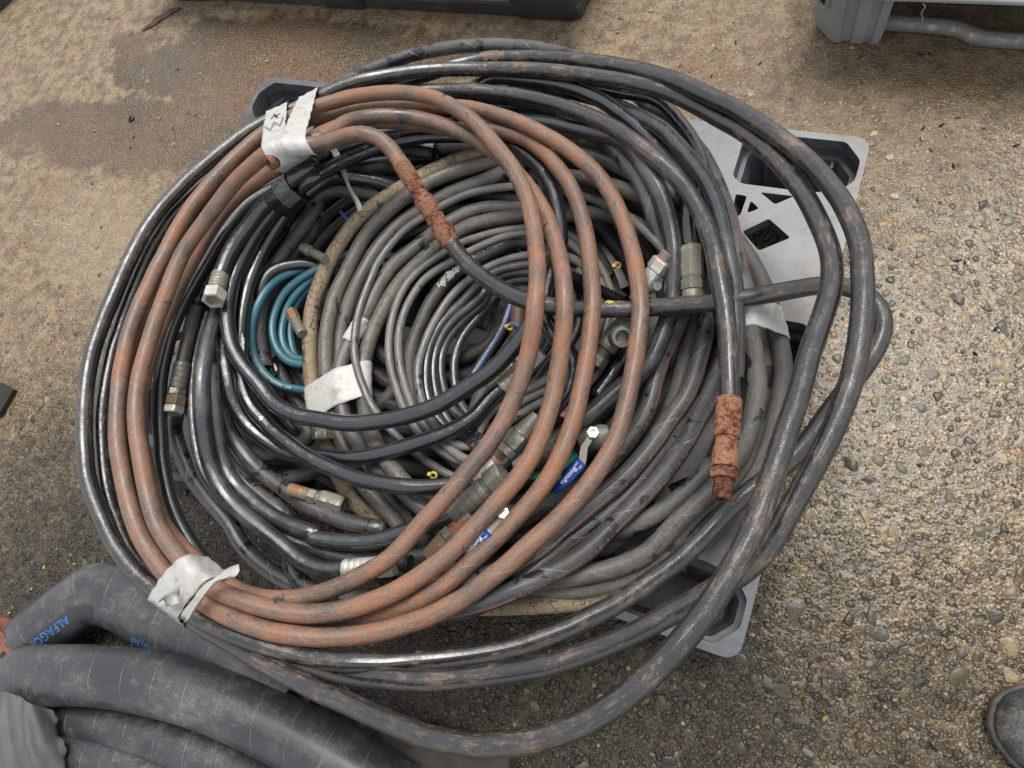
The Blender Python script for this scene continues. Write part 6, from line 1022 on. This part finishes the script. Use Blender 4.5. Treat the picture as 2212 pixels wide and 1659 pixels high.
# brown pipe stub, cable ties, sleeves, green handle
pst = lathe('pipe_stub', (0.1578, 0.0042, 0.1720), np.array((0.1717, -0.0453, 0.1686)) - np.array((0.1578, 0.0042, 0.1720)), [(0, .0128), (.03, .0128), (.06, .0118), (.09, .0118)], plain('brown_pipe', (.085, .040, .028), .55, .3, 50), None, 20, 0, True); tag(pst, 'dark red brown pipe stub in the centre hollow', 'pipe')
def tie(center, r, ax, mat, label, tail=None):
    t = thing('cable_tie', label, 'cable tie', center); c = np.array(center); U = unit(np.cross(ax, (0.2, .1, 1))); S = np.cross(unit(np.array(ax)), U)
    ring = np.array([c + r * (math.cos(a) * U + math.sin(a) * S) for a in np.linspace(0, 2 * math.pi, 25)])
    tube('strap', ring, .0014, mat, t, 6, False, np.full(25, .0022), np.full(25, .0009))
    h = c + U * (r + .001); box('head', tuple(h - .003), tuple(h + .003), mat, t, .0008)
    if tail is not None: tube('tail', catmull(np.array([h, (h + np.array(tail)) / 2 + np.array([0, 0, .003]), np.array(tail)]), .004), .0015, mat, t, 6, True)
tie((0.1707, -0.0437, 0.1750), .0135, np.array([.2, 1, -.2]), 'blue_tie', 'pale blue cable tie round the brown pipe stub', (0.1856, -0.0462, 0.1780))
tie((0.1626, -0.0455, 0.1820), .0040, np.array([.3, -.4, .9]), 'yellow', 'small yellow ring tag beside the brown pipe stub')
tie((0.2960, 0.0877, 0.1860), .0042, np.array([.5, -.4, .8]), 'yellow', 'small yellow ring tag near the top of the brown coil')
tie((0.1422, -0.3011, 0.2071), .0045, np.array([.2, -.4, .9]), 'yellow', 'small yellow ring tag above the lowest black sweep', (0.1331, -0.3060, 0.1760))
tie((-0.2206, 0.0935, 0.1720), .0130, np.array([.6, .8, .1]), 'blue_tie', 'bright blue cable tie on a dim hose behind the tan coil')
slv = line_thing('marker_sleeve', 'cream yellow marker sleeve stuck along the black hose in the middle', (0.1809, -0.1548, 0.2220), (0.2063, -0.1152, 0.2220), [('tube', 'cyl', .45, .0052, 'cream'), ('gap', 'cyl', .04, .0040, 'ink_black'), ('tube', 'cyl', .51, .0052, 'cream')], 'sleeve')
for k, (p, q_) in enumerate((((0.2735, -0.2574, 0.1900), (0.3192, -0.2465, 0.1900)), ((0.3164, -0.2299, 0.1900), (0.3313, -0.2107, 0.1950)))):
    p, q_ = np.array(p), np.array(q_); g_ = tube('handle_bar', np.stack([p, (p * 2 + q_) / 3, (p + q_ * 2) / 3, q_]), .005, 'green', None, 8, True, np.full(4, .0065), np.full(4, .0025)); tag(g_, ['green plastic strip under the lower brown turns', 'green plastic strip beside the upper blue lever'][k], 'strip')

def bar(name, pts, widths, th, mat, parent):
    P = np.array(pts, float); n = len(P); T = unit(np.gradient(P, axis=0)); S = unit(np.cross(T, (0, 0, 1.))); U = np.cross(S, T); V = []
    for i in range(n):
        w = widths[i] / 2; h = th / 2; c = min(w, h) * .5
        for a, b in ((-w + c, -h), (w - c, -h), (w, -h + c), (w, h - c), (w - c, h), (-w + c, h), (-w, h - c), (-w, -h + c)): V.append(P[i] + S[i] * a + U[i] * b)
    F = [(i * 8 + j, i * 8 + (j + 1) % 8, (i + 1) * 8 + (j + 1) % 8, (i + 1) * 8 + j) for i in range(n - 1) for j in range(8)] + [tuple(range(8))[::-1], tuple((n - 1) * 8 + j for j in range(8))]
    return obj(name, V, F, mat, parent, smooth=False), P, S, U
def lever_valve(label, nut, elbow, wide, tipp, base):
    t = thing('ball_valve', label, 'valve', base); nut, elbow, wide, tipp, base = (np.array(v) for v in (nut, elbow, wide, tipp, base))
    lathe('body', base, (.5, .3, .05), [(-.022, .012), (-.012, .0165), (.012, .0165), (.022, .012)], 'steel_dark', t, 20, 0, True)
    lathe('stem', base, nut - base, [(0, .006), (np.linalg.norm(nut - base), .006)], 'metal', t, 14)
    hexnut('stem_nut', nut, nut - base, .008, .0088, 'metal_bright', t, hole=.0048)
    bar('lever', [nut - (nut - base) * .12, nut * .6 + elbow * .4, elbow, wide * .8 + elbow * .2, wide * 1.15 - elbow * .15], [.010, .009, .010, .011, .010], .0028, 'steel_dark', t)
    d = unit(tipp - wide); g, P, S, U = bar('grip', [wide - d * .001, wide + d * .003, wide * .6 + tipp * .4, wide * .25 + tipp * .75, tipp], [.0140, .0155, .0150, .0125, .0045], .0062, 'blue_grip', t)
    X = unit(tipp - wide); Y = np.cross((0, 0, 1.), X); Z = np.cross(X, Y); Y = unit(Y); up_ = unit(Z)
    for s_, sz, f, off in (('Bettaflo', .0092, .46, .000), ('ON', .0040, .10, .0035), ('OFF', .0040, .12, -.0035), (')', .007, .20, 0.)):
        V, F = text_geo(s_, sz); c = wide + (tipp - wide) * f
        obj('lettering', [c + X * v[0] * (1) + Y * (v[1] + off) + up_ * .0040 for v in V], F, 'ink_white', g, smooth=False)
lever_valve('ball valve with a blue lever grip just right of the lower brown turns', (0.3554, -0.1859, 0.2400), (0.3505, -0.2077, 0.2440), (0.3550, -0.2289, 0.2480), (0.3298, -0.2752, 0.2360), (0.3527, -0.1852, 0.2120))
lever_valve('ball valve with a blue lever grip, lower of the two, between brown turns', (0.2809, -0.3244, 0.2620), (0.2785, -0.3365, 0.2680), (0.2735, -0.3530, 0.2740), (0.2476, -0.4000, 0.2660), (0.2731, -0.3262, 0.2206))

# ---- printing on hoses
print_on('teal', (-0.2398, -0.2256, 0.1650), 'BOC - WELDING - OXYGEN - AS1335 - WP 1.2 MPa', .0052, -.15, 'ink_white', ROOT['teal'], True)
print_on('blue_stripe', (0.1374, -0.0749, 0.1600), 'SAE 100 R7  BP 560 Bar (8000psi)  WP 140 Bar (2000psi)', .0052, .19, 'ink_yellow', ROOT['blue_stripe'], True, stretch=.92)
print_on('sae_black', (0.3960, 0.0753, 0.2250), 'SAE 100R2AT', .0085, .35, 'emboss', ROOT['sae_black'])
print_on('sae_black', (0.3983, -0.0134, 0.2150), '10mm 1/2 x 2 W.P.', .0085, .45, 'emboss', ROOT['sae_black'])
print_on('sae_black', (0.3444, -0.1496, 0.2150), '275 BAR EN 853 2000', .0085, .45, 'emboss', ROOT['sae_black'])
sa = .155 * 2 * math.pi
for near, tx, fl in (((0.3210, -0.4047, 0.1850), 'ALFATECH 5000', True), ((0.3966, -0.3326, 0.1850), '1/2" W.P. 275 BAR', True), ((0.4635, -0.1826, 0.1850), 'MADE IN ITALY', True)):
    print_on('striped_outer', near, tx, .0075, sa, 'ink_black', ROOT['striped_outer'], fl)
for near, tx in (((0.4164, -0.2250, 0.1950), 'DN 12 SAE 100R2AT'), ((0.3543, -0.3118, 0.1950), '5000 PSI 1/2" W.P.'), ((0.4020, -0.1772, 0.1950), 'AIR MD 20 / 300'), ((0.4146, -0.1337, 0.1950), 'W.P. 20 BAR')):
    print_on('striped_inner', near, tx, .0075, sa, 'ink_black', ROOT['striped_inner'], True)
def stripe_piece(near, to, wd, text, label):
    p, q = np.array(near), np.array(to); s = thing('rubber_hose', label, 'hose', (p[0], p[1], min(p[2], q[2]) - .012)); P = catmull(np.stack([p, (p * 2 + q) / 3, (p + q * 2) / 3, q]), .01)
    tube('tube', P, .012, 'low', s, 14); T, U, S = frames(P); V = []
    for i in range(len(P)):
        for a in np.linspace(-.3, .3, 4): V.append(P[i] + .0124 * (math.cos(a) * U[i] + math.sin(a) * S[i]))
    b = obj('print_band', V, [(i * 4 + j, i * 4 + j + 1, (i + 1) * 4 + j + 1, (i + 1) * 4 + j) for i in range(len(P) - 1) for j in range(3)], 'orange_band', s)
    PATH['_s'] = (.0126, P); ROOT['_s'] = b; print_on('_s', (p + q) / 2, text, .0075, 0., 'ink_black', b)
stripe_piece((0.2177, -0.1456, 0.1650), (0.2418, -0.0807, 0.1680), .008, 'PLUS MSHA', 'dark hose with an orange lettered band deep between the brown turns')
stripe_piece((-0.0187, 0.2711, 0.1520), (-0.0744, 0.2982, 0.1500), .008, 'DN 19', 'dark hose with an orange band under the top brown turns')
stripe_piece((0.1000, -0.0466, 0.1490), (0.1023, -0.0181, 0.1490), .008, '600', 'dark hose with a worn orange band in the centre hollow')

# ------------------------------------------------------------------ tapes
def print_band(band, text, size, x0, w0, mat, rot=0., tall=1.):
    """marker writing on the upper side of a tape: x0 across the hoses, w0 along them."""
    V, F = text_geo(text, size); c, s = math.cos(rot), math.sin(rot); V = V * np.array([1., tall, 1.])
    return obj('marking', [band.top(x0 + v[0] * s + v[1] * c, w0 + v[0] * c - v[1] * s, .0009) for v in V], F, mat, band.o, smooth=False)
t1 = Band('cloth_tape', (-0.2812, 0.1497, 0.3151), ['brown', 'black_long'], .040, 'tape_white', 'white cloth tape marked W with a cross, upper left of the brown coil', reach=.17, zmin=.27, axis=(.70, .71, 0.), gap=.0028)
print_band(t1, 'W', .034, -.030, .002, 'ink_grey', .1, 1.9)
print_band(t1, '+', .038, .022, .002, 'ink_black', .25, 1.8)
t2 = Band('cloth_tape', (-0.2388, 0.1719, 0.3075), ['brown', 'black_long'], .036, 'tape_white', 'white wrinkled cloth tape without writing, upper left of the brown coil', reach=.17, zmin=.27, crumple=.0008, axis=(.80, .60, 0.), gap=.0028)
tag(ribbon('tape_end', [(-0.2971, 0.2249, 0.3000), (-0.3041, 0.2503, 0.2850), (-0.3035, 0.2668, 0.2680)], [.012, .018, .012], 'tape_white', None, .6, curl=.3), 'torn curled end of white tape above the brown coil at upper left', 'tape')
tag(ribbon('tape_strip', [(-0.2370, 0.1732, 0.2620), (-0.2206, 0.1617, 0.2580), (-0.2014, 0.1391, 0.2500), (-0.1815, 0.1149, 0.2420), (-0.1626, 0.0950, 0.2360), (-0.1505, 0.0790, 0.2280)], [.010, .012, .010, .012, .017, .013], 'tape_silver', None, 2.6, curl=.5), 'dirty twisted strip of tape hanging down from the upper left tape', 'tape')
t3 = Band('duct_tape', (-0.0958, -0.5690, 0.2897), ['brown', 'black_long'], .052, 'tape_silver', 'silver duct tape binding the brown coil to the black hose at lower left', reach=.125, zmin=.20, axis=(.88, -.47, 0.), crumple=.0008, ragged=.0012, gap=.0024)
tag(ribbon('tape_tail', [(-0.0536, -0.5852, 0.3380), (-0.0348, -0.5593, 0.3520), (-0.0261, -0.5368, 0.3560), (-0.0133, -0.5185, 0.3560), (0.0079, -0.5047, 0.3600)], [.010, .016, .013, .011, .022], 'tape_silver', None, .8, curl=.8), 'twisted loose tail of the silver duct tape at lower left', 'tape')
tag(ribbon('tape_tail', [(-0.0690, -0.5599, 0.3450), (-0.0762, -0.5647, 0.3500), (-0.0927, -0.5760, 0.3400)], [.020, .016, .012], 'tape_silver', None, 1.0, curl=.9), 'crumpled short end of the silver duct tape on the outer black hose', 'tape')
Band('electrical_tape', (-0.2522, 0.0604, 0.2938), ['nut_black', 'loop_black', 'under_black'], .050, 'tape_black', 'glossy black tape holding the bundle of black hoses at upper left', reach=.06, zmin=.16)
t5 = Band('grey_label_tape', (-0.2336, 0.0517, 0.3110), ['nut_black', 'loop_black'], .030, 'tape_grey', 'wrinkled grey tape lettered END on the black taped hose bundle', reach=.05, gap=.0030, crumple=.0008)
print_band(t5, 'END', .020, .0, .0, 'ink_black', 0.)
Band('electrical_tape', (-0.4840, -0.1643, 0.1700), ['cap_grey', 'striped_outer', 'edge_black'], .036, 'tape_black', 'wide black tape under the smooth black hose on the left', reach=.055)
Band('cloth_tape', (-0.0774, -0.2216, 0.1832), ['tan', 'grey_coil_a', 'grey_coil_b', 'grey_coil_c', 'grey_coil_d'], .062, 'tape_white', 'broad white tape round the coil beside the teal hose', reach=.075, ragged=.0008)
Band('cloth_tape', (-0.0938, -0.1123, 0.1846), ['grey_coil_c'], .046, 'tape_white', 'white tape patch on one grey hose of the middle coil', reach=.03)
Band('cloth_tape', (0.5212, 0.0356, 0.2048), ['tan', 'grey_coil_a', 'grey_coil_b'], .046, 'tape_white', 'white tape band on the grey hoses at the right over the pallet', reach=.06, ragged=.001, crumple=.0006)
Band('duct_tape', (-0.1055, 0.2241, 0.1701), ['low_k', 'low_e'], .03, 'tape_silver', 'small silver tape patch behind the rusted coupling', reach=.04)
Band('electrical_tape', (0.1802, -0.2331, 0.1997), ['thin_black', 'thin_grey'], .026, 'tape_black', 'small black tape on the thin hoses below the wet black hose', reach=.035)

# ------------------------------------------------------------------ litter on the ground
def leaf(pts, w, mat, label, name='leaf', group=None, lift=.002):
    o = ribbon(name, [(p[0], p[1], lift + .001 * (i % 2)) for i, p in enumerate(pts)], w, mat, None, 0., .0006, 4, .25); return tag(o, label, 'leaf', group)
MT['leaf_red'] = plain('dry_red_leaf', (.060, .020, .016), .5, .3, 60); MT['leaf_green'] = plain('small_green_leaf', (.22, .26, .05), .5, .4, 30); MT['leaf_yellow'] = plain('small_yellow_leaf', (.42, .34, .07), .5, .3, 30); MT['leaf_brown'] = plain('small_brown_leaf', (.075, .045, .025), .6, .4, 30)
leaf([(-1.2369, 0.6109, 0.0020), (-1.2134, 0.6345, 0.0020), (-1.1887, 0.6644, 0.0020), (-1.1500, 0.6935, 0.0020)], [.006, .020, .022, .010], 'leaf_red', 'long dark red dry leaf on the sandy concrete, upper left')
spots = [(284, 73, 'y'), (336, 64, 'y'), (552, 141, 'g'), (578, 133, 'y'), (405, 243, 'g'), (346, 257, 'g'), (372, 275, 'g'), (127, 270, 'y'), (205, 284, 'y'), (105, 237, 'g'), (140, 103, 'g'), (760, 50, 'g'), (898, 85, 'g'), (1334, 72, 'g'), (1841, 106, 'y'), (2028, 112, 'g'), (1407, 26, 'y'), (1990, 302, 'g'), (200, 462, 'g'), (1782, 1553, 'g'), (447, 254, 'y'), (97, 1226, 'y'), (70, 1272, 'y'), (22, 1325, 'y'), (2156, 473, 'g')]
def up0(x, y):
    d = R0 @ np.array([(x - 1106) / 1530., -(y - 829.5) / 1530., -1.]); t = -C0[2] / d[2]; return C0 + t * d
for x, y, k in spots:
    p = up0(x, y); a = random.uniform(0, 6.28); v = np.array([math.cos(a), math.sin(a), 0]) * random.uniform(.003, .006)
    leaf([p - v, p + np.array([v[1], -v[0], 0]) * .2, p + v], [.0015, random.uniform(.003, .005), .0012], {'y': 'leaf_yellow', 'g': 'leaf_green'}[k], {'y': 'tiny yellow leaf scrap on the wet concrete', 'g': 'tiny green leaf scrap on the wet concrete'}[k], 'leaf_scrap', {'y': 'yellow leaf scraps on the ground', 'g': 'green leaf scraps on the ground'}[k])
lv, lf = [], []
for k in range(150):
    x, y = (random.uniform(0, 2212), random.uniform(0, 420)) if k < 90 else (random.uniform(1850, 2212), random.uniform(100, 1659)) if k < 115 else (random.uniform(1960, 2130), random.uniform(104, 122))
    p = up0(x, y)
    if (abs(p[0]) < .66 and abs(p[1]) < .46) or p[1] > .69: continue
    a = random.uniform(0, 6.28); v = np.array([math.cos(a), math.sin(a), 0]) * random.uniform(.002, .008); w = np.array([-v[1], v[0], 0]) * random.uniform(.15, .4); n = len(lv); h = np.array([0, 0, .0012])
    lv += [p - v + h, p + w + h * 2.4, p + v + h, p - w + h * 1.6, p + h * .5]; lf += [(n, n + 3, n + 2, n + 1), (n, n + 1, n + 4), (n + 1, n + 2, n + 4), (n + 2, n + 3, n + 4), (n + 3, n, n + 4)]
lit = obj('leaf_litter', lv, lf, 'leaf_brown', ground); lit['kind'] = 'stuff'
rg = up0(284, 258); rt = np.array([rg + np.array([.0065 * math.cos(a), .0065 * math.sin(a), .003]) for a in np.linspace(0, 2 * math.pi, 19)])
tag(tube('rubber_ring', rt, .003, 'corrugated', None, 10, False), 'small black rubber ring on the stained concrete at left', 'ring')
